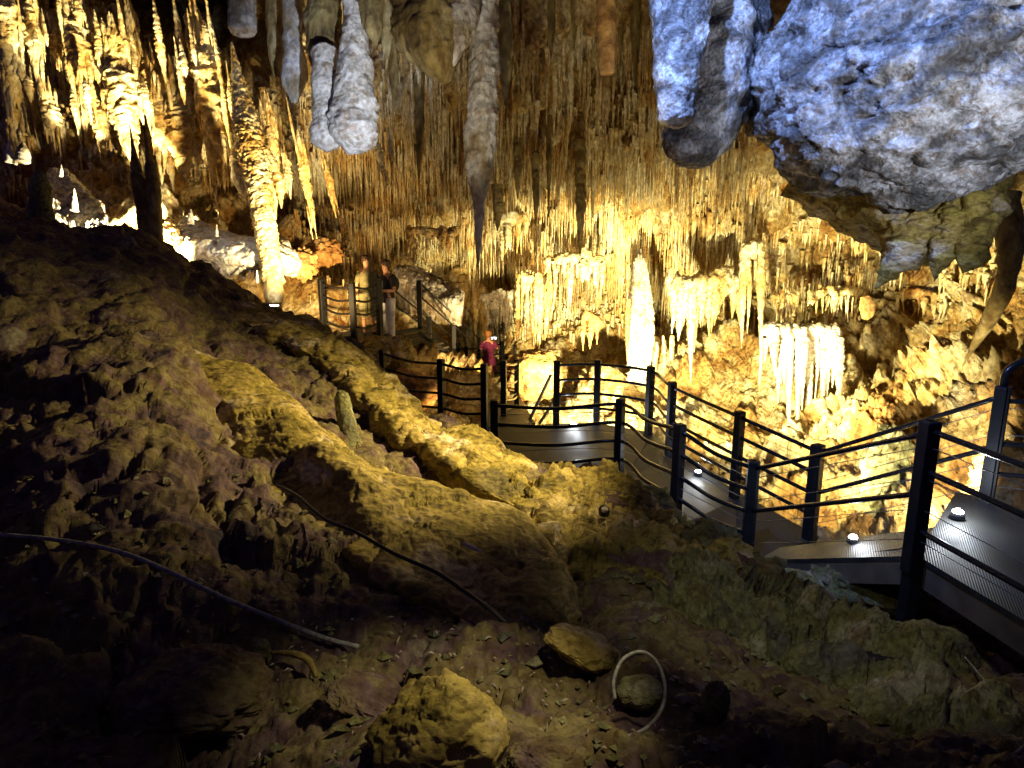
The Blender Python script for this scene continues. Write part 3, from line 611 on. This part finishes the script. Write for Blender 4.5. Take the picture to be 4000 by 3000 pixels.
slabsheet('rock_slab', 'long ochre ridge running down from the platform to the round landing', 
  [[(480, 720, 10), (610, 775, 9.4), (710, 870, 8.6), (790, 950, 7.8), (870, 1020, 7.1), (970, 1070, 6.7), (1080, 1110, 6.3), (1140, 1130, 6.1)],
   [(490, 690, 9.35), (620, 740, 8.6), (720, 800, 8.1), (810, 890, 7.1), (900, 960, 6.6), (1000, 1030, 6.2), (1090, 1080, 5.9), (1146, 1105, 5.75)],
   [(510, 665, 9.8), (640, 700, 9.3), (760, 760, 8.7), (850, 850, 7.9), (930, 920, 7.3), (1020, 965, 6.9), (1100, 1005, 6.6), (1150, 1060, 6.2)],
   [(525, 655, 10.4), (660, 700, 10), (800, 775, 9.3), (890, 865, 8.5), (960, 915, 8.0), (1030, 940, 7.7), (1110, 985, 7.4), (1155, 1050, 6.9)],
   [(540, 720, 11), (670, 760, 10.6), (820, 840, 9.8), (920, 930, 9.0), (980, 980, 8.5), (1040, 1000, 8.2), (1120, 1060, 7.9), (1165, 1110, 7.3)]],
  'slab', 'rock', 110, 260, .09, 1.6, seed=2, tuck=.3, cg=.85)
slabsheet('rock_slab', 'big ochre slab with pitted top and white crystalline end face in the middle of the slope',
  [[(500, 1060, 5.1), (660, 1150, 4.5), (800, 1230, 3.9), (900, 1290, 3.7), (1000, 1340, 3.55), (1100, 1370, 3.5), (1200, 1360, 3.6), (1225, 1340, 3.7)],
   [(470, 980, 5.6), (660, 1080, 4.9), (800, 1160, 4.3), (900, 1210, 4.1), (1000, 1260, 3.9), (1100, 1280, 3.8), (1190, 1270, 3.85), (1218, 1250, 4.0)],
   [(430, 860, 6.3), (590, 930, 5.7), (740, 1010, 5.0), (860, 1090, 4.7), (970, 1140, 4.5), (1080, 1190, 4.3), (1160, 1200, 4.3), (1208, 1210, 4.35)],
   [(380, 770, 7.2), (540, 815, 6.8), (690, 920, 6.1), (820, 1010, 5.5), (930, 1050, 5.3), (1050, 1080, 5.1), (1140, 1120, 5.0), (1195, 1180, 4.9)],
   [(370, 750, 8.0), (540, 805, 7.4), (690, 925, 6.6), (820, 1020, 6.1), (930, 1070, 5.9), (1050, 1100, 5.7), (1140, 1140, 5.6), (1190, 1210, 5.4)]],
  'slab', 'rock', 120, 260, .06, 1.8, seed=5, thick=.25, tuck=.3)
slabsheet('rock_slab', 'pale lumpy rock shoulder below the landing beside the ramp',
  [[(1130, 1180, 5.1), (1250, 1250, 4.9), (1350, 1290, 4.8), (1460, 1290, 4.8), (1560, 1290, 4.8)],
   [(1135, 1090, 5.8), (1250, 1130, 5.6), (1350, 1170, 5.4), (1460, 1200, 5.3), (1560, 1230, 5.2)],
   [(1145, 1030, 6.7), (1250, 1040, 6.6), (1350, 1070, 6.4), (1450, 1130, 6.0), (1560, 1200, 5.7)],
   [(1150, 1010, 7.4), (1250, 1030, 7.4), (1350, 1060, 7.2), (1460, 1125, 6.8), (1570, 1195, 6.3)],
   [(1160, 1100, 8), (1260, 1120, 8), (1360, 1150, 7.8), (1470, 1210, 7.4), (1580, 1270, 6.9)]],
  'slab', 'rock', 90, 150, .13, 2.4, seed=8, tuck=.45, cg=.8)
slabsheet('rock_slab', 'jagged grey green ridge descending to the lower right corner',
  [[(1420, 1330, 4.3), (1600, 1400, 3.9), (1800, 1500, 3.4), (2000, 1610, 3.0), (2250, 1750, 2.7)],
   [(1460, 1250, 4.9), (1640, 1330, 4.3), (1840, 1430, 3.8), (2040, 1530, 3.4), (2260, 1650, 3.0)],
   [(1530, 1190, 5.7), (1700, 1290, 4.9), (1880, 1390, 4.3), (2060, 1480, 3.9), (2260, 1590, 3.5)],
   [(1545, 1190, 6.2), (1710, 1300, 5.4), (1890, 1400, 4.8), (2080, 1490, 4.3), (2270, 1600, 3.9)],
   [(1560, 1280, 6.8), (1730, 1390, 5.9), (1900, 1490, 5.2), (2090, 1590, 4.7), (2280, 1700, 4.2)]],
  'grey', 'rock', 100, 200, .14, 2.6, seed=11, rid=.6, tuck=.45, cg=1.)
boulder('rock', 'grey rounded rock at the foot of the tall post', P(1880, 1385, 4.7), (.22, .2, .16), 'grey', 21, .25, (60, 80))
boulder('rock', 'flat grey rock with a greenish top beside the foot of the tall post', P(2020, 1410, 4.4), (.24, .22, .15), 'grey', 22, .2, (60, 80), 0, 'rock', .4)
boulder('rock', 'small grey knob between two rocks near the tall post', P(1938, 1382, 4.6), (.07, .07, .08), 'grey', 23, .2, (30, 40))
boulder('rock', 'lumpy pale rock directly under the near ramp post', P(1570, 1205, 5.9), (.22, .2, .16), 'slab', 24, .25, (60, 80))
boulder('rock', 'small rock in shadow under the long beam', P(1720, 1270, 6.6), (.2, .2, .14), 'grey', 25, .25, (40, 60))
boulder('rock', 'mottled rock in the dark hollow under the right deck', P(1880, 1260, 7), (.5, .4, .2), 'grey', 26, .25, (60, 80))

def fgrock(lab, px, py, wpx, hpx, mat, seed, fac=.6, amp=.15, depthk=.8, rot=0):
    d = gd(px, py+hpx*.25); c = P(px, py, d-.03)
    return boulder('rock', lab, c, (wpx/2/F*d, wpx/2/F*d*depthk, hpx/2/F*d), mat, seed, amp, (110, 150), rot, 'rock', fac, 1.4, fine=.05)
fgrock('angular ochre boulder in the bottom foreground', 960, 1590, 290, 250, 'slab', 42, .55, .2)
fgrock('small upright grey stone under the pale hose', 563, 1412, 50, 76, 'grey', 51, .6)
fgrock('flat wedge shaped yellowish stone near the cable end', 1262, 1402, 170, 74, 'slab', 53, .5, rot=R(-22))
fgrock('pointed pale stone right of the looped hose', 1543, 1520, 62, 120, 'grey', 54, .5)
fgrock('dim stone seen through the looped hose', 1385, 1495, 110, 60, 'grey', 56, .5)
fgrock('long rounded dim rock left of the foreground boulder', 800, 1510, 200, 60, 'slope', 57, .3, rot=R(-25))
fgrock('low rock at the lower edge right of the foreground boulder', 1180, 1640, 180, 70, 'slope', 58, .4)
fgrock('reddish shaded rock bulge at the lower left', 420, 1500, 330, 130, 'slope', 59, .2)

def cable(lab, pts, wpx, mat, name='cable', cat='cable', lift=.0, n=120):
    pp = []
    for q in pts:
        g = ground(q[0], q[1]); d = q[2] if len(q) > 2 else gd(q[0], q[1])-.05
        pp.append(P(q[0], q[1], d))
    dm = np.mean([p[1] for p in pp])
    v, f = tube(pp, [wpx/2/F*dm]*len(pp), n, 10)
    mb = MB(); mb.add(v, f); return tag(mb.build(name, M[mat], smooth=True, loc=tuple(pp[0])), lab, cat)
cable('thick pale hose lying across the dark slope at lower left', [(-60, 1150), (0, 1155), (120, 1166), (250, 1190), (360, 1232), (480, 1290), (600, 1340), (700, 1378), (775, 1398)], 11, 'hose', 'hose', 'hose')
cable('black cable running down the slope over the big slab end', [(600, 1050, 4.55), (640, 1070, 4.35), (700, 1120, 4.1), (770, 1150, 3.95), (850, 1195, 3.75), (940, 1235, 3.6), (1000, 1275, 3.5), (1050, 1310, 3.4), (1092, 1345, 3.35)], 9, 'cable')
lp = []
for k in range(22):
    a = R(200-k*14.5); lp.append((1382+54*math.cos(a)*(1 if k < 14 else 1), 1500-92*math.sin(a)))
lp = [(1328, 1510), (1326, 1470), (1345, 1425), (1385, 1408), (1418, 1430), (1436, 1480), (1430, 1530), (1400, 1570), (1350, 1592), (1290, 1598), (1225, 1582)]
d0 = gd(1380, 1560)
cable('pale hose curled into an open loop in the foreground', [(x, y, d0-.16+.0004*(1500-y)) for x, y in lp], 9, 'hose', 'hose', 'hose')
cable('end of a pale hose at the bottom right corner', [(2080, 1640, 2.5), (2140, 1648, 2.45), (2190, 1630, 2.45), (2240, 1590, 2.5)], 9, 'hose', 'hose', 'hose')
cable('thin cable hanging over rocks at the right edge', [(2085, 1420, 3.9), (2110, 1450, 3.7), (2150, 1500, 3.45), (2180, 1560, 3.2), (2215, 1610, 3.0)], 5, 'hose')
formation('branch', 'bent brown branch with forked tip lying beside the small upright stone', [([(588, 1410, gd(600, 1420)-.04), (630, 1412, gd(630, 1420)-.08), (665, 1425, gd(660, 1430)-.07), (684, 1462, gd(680, 1460)-.03)], [8, 12, 15, 14, 9], dict(n=30, sides=12, amp=.1))], 'slab', cat='branch')
formation('stick', 'short pale stick on the big ochre slab', [([(1000, 1173, 4.0), (1040, 1192, 3.93)], [7, 9, 6], dict(n=12, sides=8, amp=.1))], 'white', cat='stick')
formation('stump', 'cut stalagmite stump with a pale flat top rising from the slope', [([(738, 856, 6.7), (739, 858, 6.7), (748, 910, 6.6), (762, 1000, 6.4)], [24, 26, 34, 38, 46, 60], dict(n=60, sides=30, amp=.12, tiers=5, tieramp=.04)),], 'grey', cat='stalagmite')
# ground light with ring on the rock
t = empty('ground_light', PV(1305, 1103, 5.7), 'small round fitting with pale centre set on the rock shoulder', 'ground light')
v, f = tube([PV(1305, 1107, 5.7), PV(1305, 1099, 5.66)], [.045, .045, .04], 6, 20); MB().add(v, f).build('ring', M['cable'], t, True)
v, f = tube([PV(1306, 1102, 5.64), PV(1306, 1098, 5.63)], [.028, .028, .02], 5, 16); MB().add(v, f).build('lens', M['white'], t, True)

mb = MB(); r = random.Random(18); rs2 = np.random.RandomState(5)
_t, _f = [], []
for k in range(900):
    px, py = r.uniform(-60, 2230), r.uniform(1000, 1680)
    if px > 1150 and py < 1060+(px-1150)*.5+60: continue
    g = ground(px, py, .0); s_ = r.uniform(.004, .012)*(1+.12*g[1])*r.choice((1, 1, 1, 2.2))
    q = np.array([(1, 0, 0), (-1, 0, 0), (0, 1, 0), (0, -1, 0), (0, 0, 1), (0, 0, -1)], float)*rs2.uniform(.5, 1.4, (6, 1))+rs2.normal(0, .2, (6, 3))
    mb.add(q*s_*np.array([1.3, 1.1, .8])+g, [(0, 2, 4), (2, 1, 4), (1, 3, 4), (3, 0, 4), (2, 0, 5), (1, 2, 5), (3, 1, 5), (0, 3, 5)])
tag(mb.build('rubble', M['grey']), 'small stones and grit strewn over the dark slope', 'rubble', None, 'stuff')
# litter of bright leaf scraps
mb = MB(); r = random.Random(8)
for k in range(260):
    px, py = r.gauss(1080, 240), r.gauss(1480, 75)
    if k > 170: px, py = r.uniform(350, 1500), r.uniform(1250, 1640)
    g = ground(px, py, .012); s = r.uniform(.003, .010); a = r.uniform(0, 6.28); l = r.uniform(1, 2.6)
    e1 = np.array([math.cos(a), math.sin(a), r.uniform(-.2, .5)])*s*l; e2 = np.array([-math.sin(a), math.cos(a), r.uniform(-.2, .5)])*s*.6
    mb.add([g-e1, g-e2+[0, 0, .004], g+e1, g+e2+[0, 0, .004], g+[0, 0, .01]], [(0, 1, 4), (1, 2, 4), (2, 3, 4), (3, 0, 4)])
tag(mb.build('leaf_litter', M['litter']), 'scattered pale chips and leaf scraps on the dark ground', 'litter', None, 'stuff')

# ------------------------------------------------------------------ walkway
H = 1.15
def base_of(pt, pb):
    yt, yb = -(pt[1]-829.5)/F, -(pb[1]-829.5)/F
    d = H*(CT+yt*ST)/(yt-yb); return PV(pb[0], pb[1], d)
bases = {}
def pb(key, xt, yt, xb, yb, z=None):
    b = base_of((xt, yt), (xb, yb))
    if z is not None:                                                  # keep the pixel, move to the deck's level
        b = b*(z/b.z)
    bases[key] = b; return b
ZL = -3.58
pb('n0', 830, 776, 832, 890, -3.5); pb('n1', 952, 786, 955, 918, -3.55); pb('n2', 1045, 780, 1047, 930, ZL)
pb('n3', 1070, 872, 1068, 1040, ZL); pb('n4', 1340, 858, 1335, 1036, ZL); pb('n5', 1465, 918, 1458, 1128); pb('n6', 1625, 998, 1610, 1206)
pb('f0', 1200, 776, 1201, 920, ZL); pb('f1', 1291, 776, 1288, 918, ZL); pb('f2', 1409, 792, 1400, 938, ZL); pb('f3', 1453, 826, 1445, 985); pb('f4', 1602, 890, 1586, 1072); pb('f5', 1774, 962, 1745, 1162)
print({k: tuple(round(c, 2) for c in v) for k, v in bases.items()})
def post(parent, b, h=H, w_=.105, down=.12, rz=0.):
    mb = MB(); c = (b[0], b[1], b[2]+(h-down)/2)
    mb.box(c, w_, w_, h+down, rz)
    mb.box((b[0], b[1], b[2]+h+.006), w_*1.04, w_*1.04, .012, rz, taper=.8)
    o = mb.build('post', M['post'], parent); bv = o.modifiers.new('bevel', 'BEVEL'); bv.width = .006; bv.segments = 2
    return o
def rail(parent, pts, rad=.024, n=40, mat='rail', name='rail'):
    v, f = tube(pts, [rad]*len(pts), n, 10); return MB().add(v, f).build(name, M[mat], parent, True)
def railing(name, label, bs, heights=(1.08, .82, .56, .3), sag=.02, ends=(0, 0), curve=None, h=H, downs=None, wires=True):
    t = empty(name, Vector(bs[0]), label, 'railing')
    for i, b in enumerate(bs):
        d = bs[min(i+1, len(bs)-1)]-bs[max(i-1, 0)]; post(t, b, h, rz=math.atan2(d[1], d[0]), down=(downs[i] if downs else .12))
    for hh in heights:
        pts = []
        for i, b in enumerate(bs):
            pts.append(Vector((b[0], b[1], b[2]+hh)))
            if i < len(bs)-1 and sag:
                m = (Vector(b)+Vector(bs[i+1]))/2; m.z += hh-sag; pts.append(m)
        # pass the rails on the walker's side of the posts
        rail(t, pts, n=len(pts)*8)
    if wires:
        for hh in (.95, .69, .43, .17):
            rail(t, [Vector((b[0], b[1], b[2]+hh)) for b in bs], .004, len(bs)*4, 'wire', 'wire')
    return t
b = bases
railing('railing', 'black curved near side railing from the rock ridge round the landing and down the ramp', [b['n0'], b['n1'], b['n2']], sag=.05)
railing('railing', 'black near side railing between rock ridge and ramp in front of the landing', [b['n3'], b['n4'], b['n5'], b['n6']], sag=.05)
railing('railing', 'black far side railing curving behind the landing lamp and down the ramp', [b[k] for k in ('f0', 'f1', 'f2', 'f3', 'f4', 'f5')], sag=.0)
rail_t = None

def deck(name, label, loop, thick=.1, mat='deck', cat='walkway', edge=True):
    """loop: deck corners; deck plate + joist fascia"""
    c = sum((Vector(p) for p in loop), Vector())/len(loop)
    t = empty(name, c, label, cat); n = len(loop)
    top = [np.array(p) for p in loop]; bot = [q-np.array([0, 0, .045]) for q in top]
    MB().add(top+bot, [tuple(range(n)), tuple(reversed(range(n, 2*n)))]+[(i, i+n, (i+1) % n+n, (i+1) % n) for i in range(n)]).build('deck_board', M[mat], t)
    # edge beams just inside the outline
    mb = MB(); cc = np.array(c)
    for i in range(n):
        a, e = top[i]*.985+cc*.015, top[(i+1) % n]*.985+cc*.015; L = np.linalg.norm(e-a)
        if L < .3: continue
        q = [a-[0, 0, .048], e-[0, 0, .048], e-[0, 0, .26], a-[0, 0, .26]]; nn = np.array([-(e-a)[1], (e-a)[0], 0]); nn = nn/np.linalg.norm(nn)*.05
        if np.dot(nn, cc-a) < 0: nn = -nn
        mb.add(q+[x+nn for x in q], [(0, 1, 2, 3), (7, 6, 5, 4), (0, 4, 5, 1), (1, 5, 6, 2), (2, 6, 7, 3), (3, 7, 4, 0)])
    mb.build('joist', M['timber'], t)
    return t
def z_(v, z): return Vector((v[0], v[1], z))
n5z, n6z = b['n5'].z, b['n6'].z
deck('walkway', 'dark ribbed landing deck with lamp on its far side', [b['n3']+Vector((-.1, -.1, 0)), b['n4']+Vector((.05, -.1, 0)), b['f2']+Vector((.1, .1, 0)), b['f1']+Vector((0, .15, 0)), b['f0']+Vector((-.1, .12, 0)), b['n2']+Vector((-.1, .12, 0))])
deck('walkway', 'dark ramp section between landing and lower corner', [b['n4']+Vector((.06, -.1, 0)), b['n5']+Vector((-.05, -.1, 0)), b['f3']+Vector((.1, .1, 0)), b['f2']+Vector((.11, .1, 0))])
deck('walkway', 'long dark sloping ramp section with a floor lamp', [b['n5']+Vector((-.05, -.1, -.003)), b['n6']+Vector((-.05, -.15, 0)), b['f5']+Vector((.15, .05, 0)), b['f4']+Vector((.12, .1, 0)), b['f3']+Vector((.1, .1, -.003))])
# right ramp going up to the right deck
e0 = pb('e0', 2010, 912, 1968, 1206); 
e1 = pb('e1', 2172, 868, 2128, 1085, e0.z)                             # far side of the right deck
low_n, low_f = b['n6'], b['f5']
railing('railing', 'near side railing of the rising ramp with two rails', [low_n+Vector((.02, .02, 0)), e0], (1.06, .56), 0, wires=True).children
railing('railing', 'far side railing of the rising ramp', [low_f+Vector((.03, 0, 0)), e1], (1.06, .56), 0)
deck('walkway', 'short rising ramp between lower corner and right deck', [low_n+Vector((.1, -.1, .03)), e0+Vector((.04, .08, -.02)), e0.lerp(e1, .5)+Vector((.04, .1, -.02)), low_n.lerp(low_f, .4)+Vector((.1, 0, .03))])
# right deck, coming towards the camera
q1 = PV(2300, 1130, 1).normalized(); rd1 = e0+Vector((.42, -1.9, 0)); rd2 = e1+Vector((1.3, -1.7, 0)); print('e0', e0, e1)
deck('walkway', 'wet ribbed deck at the right edge lit by a floor lamp', [e0+Vector((.08, .06, 0)), rd1+Vector((.08, -.1, 0)), rd2, e1+Vector((-.1, .3, 0))])
railing('railing', 'tall near railing of the right deck sloping down to the right edge', [e0+Vector((.02, .0, 0)), rd1], (1.08, .75, .25), 0, downs=[1.15, .9])
e2 = e1+Vector((.45, -.35, .02))
railing('railing', 'far railing of the right deck ending at a curved handrail', [e1+Vector((.02, 0, 0)), e2, rd2], (1.02, .6, .3), 0, downs=[.5, .5, .5])
hr = empty('handrail', e1+Vector((0, 0, 1.1)), 'bent black handrail hooking up from the far right post', 'handrail')
rail(hr, [e1+Vector((0, 0, 1.12)), e1+Vector((.02, 0, 1.3)), e1+Vector((.2, -.02, 1.42)), e1+Vector((.6, -.1, 1.52))], .035)
tb = empty('beam', PV(1660, 1235, 8.0), 'long pale timber beam edging the foot of the rising ramp', 'beam')
a_, c_ = PV(1655, 1232, 8.1), PV(1958, 1196, 6.4)
v, f = tube([a_, c_], [.09, .09], 4, 4); MB().add(v, f).build('beam_body', M['timber'], tb)
a_, c_ = PV(1700, 1222, 8.3), PV(1830, 1168, 8.2)
# distant walkway
fz = -5.0
def at_z(px, py, z): q = PV(px, py, 1.); return q*(z/q.z)
g1, g2 = at_z(1120, 905, -3.95), at_z(1050, 905, -3.95)
w1, w2 = at_z(1108, 832, -4.75), at_z(1035, 832, -4.75)
s1, s2 = at_z(1006, 815, -4.72), at_z(980, 800, -4.7)
deck('walkway', 'grey narrow walkway on which the woman in pink stands', [b['n2']+Vector((0, .25, -.02)), b['f0']+Vector((-.35, .25, -.02)), w1, w2])
pl = [at_z(700, 722, -2.45), at_z(770, 742, -2.45), at_z(850, 722, -2.45), at_z(800, 700, -2.45)]
deck('walkway', 'small viewing platform at the top of the far stairs', pl)
deck('walkway', 'far landing where the stairs meet the narrow walkway', [w2+Vector((.1, -.4, .01)), w1+Vector((0, .1, .01)), w1+Vector((-.2, 1.4, .01)), w2+Vector((-1.2, 1.2, .01)), w2+Vector((-1.3, 0, .01))])
railing('railing', 'railing on the right side of the narrow walkway with a braided post', [at_z(1088, 905, -3.85), at_z(1116, 888, -4.2), w1+Vector((.06, 0, 0))], (1.08, .7, .35), 0)
railing('railing', 'grey railing behind the woman in pink', [at_z(1085, 822, -4.7), at_z(1008, 835, -4.75), at_z(986, 822, -4.7)], (1.08, .8, .5, .25), 0)
pa, pb_, pc = at_z(700, 722, -2.45), at_z(766, 738, -2.45), at_z(822, 728, -2.45)
railing('railing', 'railing of the small viewing platform, left of the visitors', [pa, pb_, pc], sag=.06)
# stairs
st = empty('stairs', pc, 'long straight stairs descending from the platform to the far landing', 'stairs')
sa, sb = at_z(842, 722, -2.5), at_z(992, 815, -4.72); side_ = Vector((.55, .75, 0)).normalized()*.95
mb = MB()
for k in range(13):
    t_ = k/12; q = sa.lerp(sb, t_); mb.box(q+side_*.5, .32, .95, .04, math.atan2(side_.y, side_.x)-math.pi/2)
mb.build('tread', M['deck'], st)
for s in (0, 1):
    o = side_*s
    rail(st, [sa+o+Vector((0, 0, -.1)), sb+o+Vector((0, 0, -.1))], .05, 6, 'post', 'stringer')
    for hh in (1.05, .75):
        rail(st, [sa+o+Vector((0, 0, hh)), sb+o+Vector((0, 0, hh))], .022, 8)
    for t_ in (0, .5, 1): 
        post(st, sa.lerp(sb, t_)+o, 1.08)
# props leaning behind the landing
for x0_, x1_, lab in ((1190, 1140, 'long dark strut leaning behind the landing post'), (1208, 1165, 'shorter strut leaning behind the landing post')):
    v, f = tube([PV(x0_, 810 if x0_ < 1200 else 850, 13.2), PV(x1_, 915, 13.6)], [.03, .03], 4, 8); tag(MB().add(v, f).build('strut', M['timber'], None, loc=tuple(PV(x1_, 915, 13.6))), lab, 'strut')

# floor lamps
def lamp(pos, label, energy, aim, rad=.06, ang=150):
    t = empty('floor_lamp', pos, label, 'lamp', 'small white floor lamps along the walkway')
    v, f = tube([Vector(pos)+Vector((0, 0, -.02)), Vector(pos)+Vector((0, 0, .035))], [rad*1.3, rad*1.25, rad], 8, 20); MB().add(v, f).build('housing', M['lampbody'], t, True)
    v, f = tube([Vector(pos)+Vector((0, 0, .034)), Vector(pos)+Vector((0, 0, .035+rad*.7))], [rad*.95, rad*.8, rad*.2], 8, 20); MB().add(v, f).build('lens', M['lens'], t, True)
    point(Vector(pos)+Vector((0, 0, .16)), energy, (.85, .92, 1), .04, 'floor_lamp_light')
    return t
lamp(at_z(1240, 921, ZL), 'white floor lamp on the far edge of the landing', 13, None, .055)
q = base_of((1500, 850), (1508, 1026)); q = b['f3'].lerp(b['f4'], .42)+Vector((-.1, -.2, .02)); q = at_z(1508, 1024, (b['f3'].z+b['f4'].z)/2)
lamp(q, 'white floor lamp on the ramp beside the far railing', 9, None, .045)
lamp(at_z(1842, 1168, (b['f5'].z+e1.z)/2+.06), 'white floor lamp at the foot of the rising ramp', 7, None, .045)
lamp(at_z(2068, 1114, e0.z+.03), 'bright white floor lamp on the right deck', 20, None, .05)
fl = empty('flood_lamp', PV(588, 668, 12.6), 'small black flood lamp at the foot of the golden column', 'lamp')
MB().box(PV(588, 668, 12.6), .22, .16, .12).build('housing', M['lampbody'], fl)
MB().box(PV(588, 661.5, 12.6), .19, .13, .02).build('lens', M['lens'], fl)

# foreground fill: unseen spots added in mid-air for slabs, front boulder and right ridge
spot(PV(1560, 420, 6.3), PV(840, 900, 6.4), 2000, (1, .79, .36), 82, 1, .06)
spot(PV(1700, 200, 1.9), PV(980, 1580, 2.7), 250, (1, .86, .5), 40, 1, .05)
spot(PV(1400, -300, 2.0), PV(1720, 1370, 4.3), 140, (1, .95, .7), 50, 1, .05)

# ------------------------------------------------------------------ people
M['skin'] = plain('skin', (.55, .3, .18), .5); M['pink'] = plain('pink_cloth', (.17, .02, .1), .8); M['dark'] = plain('black_cloth', (.02, .02, .025), .8)
M['whitec'] = plain('white_cloth', (.7, .72, .8), .8); M['khaki'] = plain('khaki_cloth', (.2, .18, .09), .8); M['hair'] = plain('dark_hair', (.05, .025, .015), .6)
M['hairb'] = plain('auburn_hair', (.28, .12, .04), .6)
def person(loc, face, label, h, top, bottom, hair, arms, skirt=False, pack=None, lean=0):
    root = empty('person', loc, label, 'person'); s = h/1.7; rot = Matrix.Rotation(face, 4, 'Z')
    J = [(0, 0, .92), (0, .01, 1.12), (0, 0, 1.34), (0, 0, 1.45), (0, .02, 1.54), (0, .03, 1.64)]; rad = [.13, .115, .13, .05, .07, .075]
    E = [(0, 1), (1, 2), (2, 3), (3, 4), (4, 5)]
    def chain(a, pts):
        for p, r_ in pts: J.append(p); rad.append(r_); E.append((a, len(J)-1)); a = len(J)-1
        return a
    for sx in (-1, 1):
        chain(0, [((sx*.1, 0, .86), .095), ((sx*.1, .02, .5), .058), ((sx*.1, 0, .09), .04), ((sx*.11, .15, .03), .032)])
        el, wr = arms[0 if sx < 0 else 1]
        hand = chain(2, [((sx*.17, 0, 1.36), .055), (el, .042), (wr, .03), (tuple(Vector(wr)+(Vector(wr)-Vector(el)).normalized()*.07), .028)])
        dv = (Vector(wr)-Vector(el)).normalized(); sd = dv.orthogonal().normalized()
        for k in range(4):
            p0 = Vector(J[hand])+sd*(k-1.5)*.018; chain(hand, [(tuple(p0+dv*.03), .009), (tuple(p0+dv*(.07+.01*(k in (1, 2)))+Vector((0, 0, -.01))), .008)])
        chain(hand-1, [(tuple(Vector(wr)+dv*.04+sd*.04), .011), (tuple(Vector(wr)+dv*.075+sd*.05), .009)])
    me = bpy.data.meshes.new('body'); me.from_pydata([tuple((rot @ Vector(j))*s) for j in J], E, [])
    o = bpy.data.objects.new('body', me); C.objects.link(o)
    sk = o.modifiers.new('s', 'SKIN'); sk.use_smooth_shade = True
    for i, d_ in enumerate(me.skin_vertices[0].data): d_.radius = (rad[i]*s, rad[i]*s*.85); d_.use_root = (i == 0)
    ss = o.modifiers.new('u', 'SUBSURF'); ss.levels = ss.render_levels = 2
    o.parent = root; me.materials.append(M['skin'])
    def cl_(name, pts, rr, mat, flat=(1, .75), n=24, **kw):
        v, f = tube([tuple((rot @ Vector(p))*s) for p in pts], [x*s for x in rr], n, 18, flat=flat, **kw)
        q = MB().add(v, f).build(name, M[mat], None, True); q.parent = root; return q
    cl_('shirt', [(0, .005, .84), (0, .01, 1.15), (0, 0, 1.44)], [.17, .165, .155, .18, .17, .07], top, amp=.05, freq=9)
    for sx in (-1, 1):
        el = Vector(arms[0 if sx < 0 else 1][0]); cl_('sleeve', [(sx*.13, 0, 1.38), tuple(Vector((sx*.17, 0, 1.36)).lerp(el, .75))], [.07, .066, .062], top, (1, 1), 8)
    if skirt: cl_('skirt', [(0, 0, .98), (0, .01, .8), (0, .01, .5)], [.15, .19, .22, .25], bottom, (1, .8), amp=.08, freq=8)
    else:
        for sx in (-1, 1): cl_('trouser_leg', [(sx*.09, 0, .93), (sx*.1, .02, .5), (sx*.1, 0, .42 if bottom == 'khaki' else .1)], [.115, .105, .08, .075], bottom, (1, 1))
    cl_('hair', [(0, -.01, 1.735), (0, -.015, 1.68), (0, -.04, 1.58), (0, -.05, 1.5)], [.02, .088, .1, .08, .04], hair, (1, 1), 14, amp=.05, freq=8)
    for sx in (-1, 1): cl_('shoe', [(sx*.1, -.05, .045), (sx*.115, .17, .035)], [.035, .045, .045, .03], 'dark', (1, .8), 10)
    for sx in (-1, 1): cl_('eye', [(sx*.03, .097, 1.645), (sx*.03, .103, 1.645)], [.008, .009, .006], 'dark', (1, 1), 5)
    cl_('nose', [(0, .09, 1.65), (0, .118, 1.615)], [.008, .014], 'skin', (1, 1), 5)
    if pack: cl_('backpack', [(0, -.17, 1.05), (0, -.19, 1.2), (0, -.16, 1.4)], [.1, .15, .15, .08], pack, (1, .7), 12)
    return root
hang_arms = (((-.22, 0, 1.08), (-.22, .06, .84)), ((.22, 0, 1.08), (.22, .06, .84)))
p1 = person(at_z(1056, 838, -4.73), R(-8), 'woman in a pink dress seen from behind, photographing the cave with a phone', 1.62, 'pink', 'pink', 'hairb', (((-.24, .02, 1.14), (-.1, .22, 1.2)), ((.25, .06, 1.16), (.13, .26, 1.36))), skirt=True)
ph = empty('phone', Vector(p1.location)+Vector((.14, .32, 1.36)), 'small lit phone held up by the woman in pink', 'phone')
MB().box(ph.location, .16, .01, .08).build('body', M['dark'], ph); MB().box(Vector(ph.location)-Vector((0, .007, 0)), .145, .003, .068).build('screen', emis('phone_screen', (.6, .8, 1), 3), ph)
person(at_z(839, 738, -2.62), R(150), 'person in black top and white trousers at the head of the stairs', 1.7, 'dark', 'whitec', 'hair', (((-.25, .04, 1.1), (-.12, .2, 1.1)), hang_arms[1]), pack='dark')
person(at_z(797, 722, -2.45), R(200), 'person in khaki top and light shorts standing behind the platform railing', 1.62, 'khaki', 'khaki', 'hair', hang_arms)
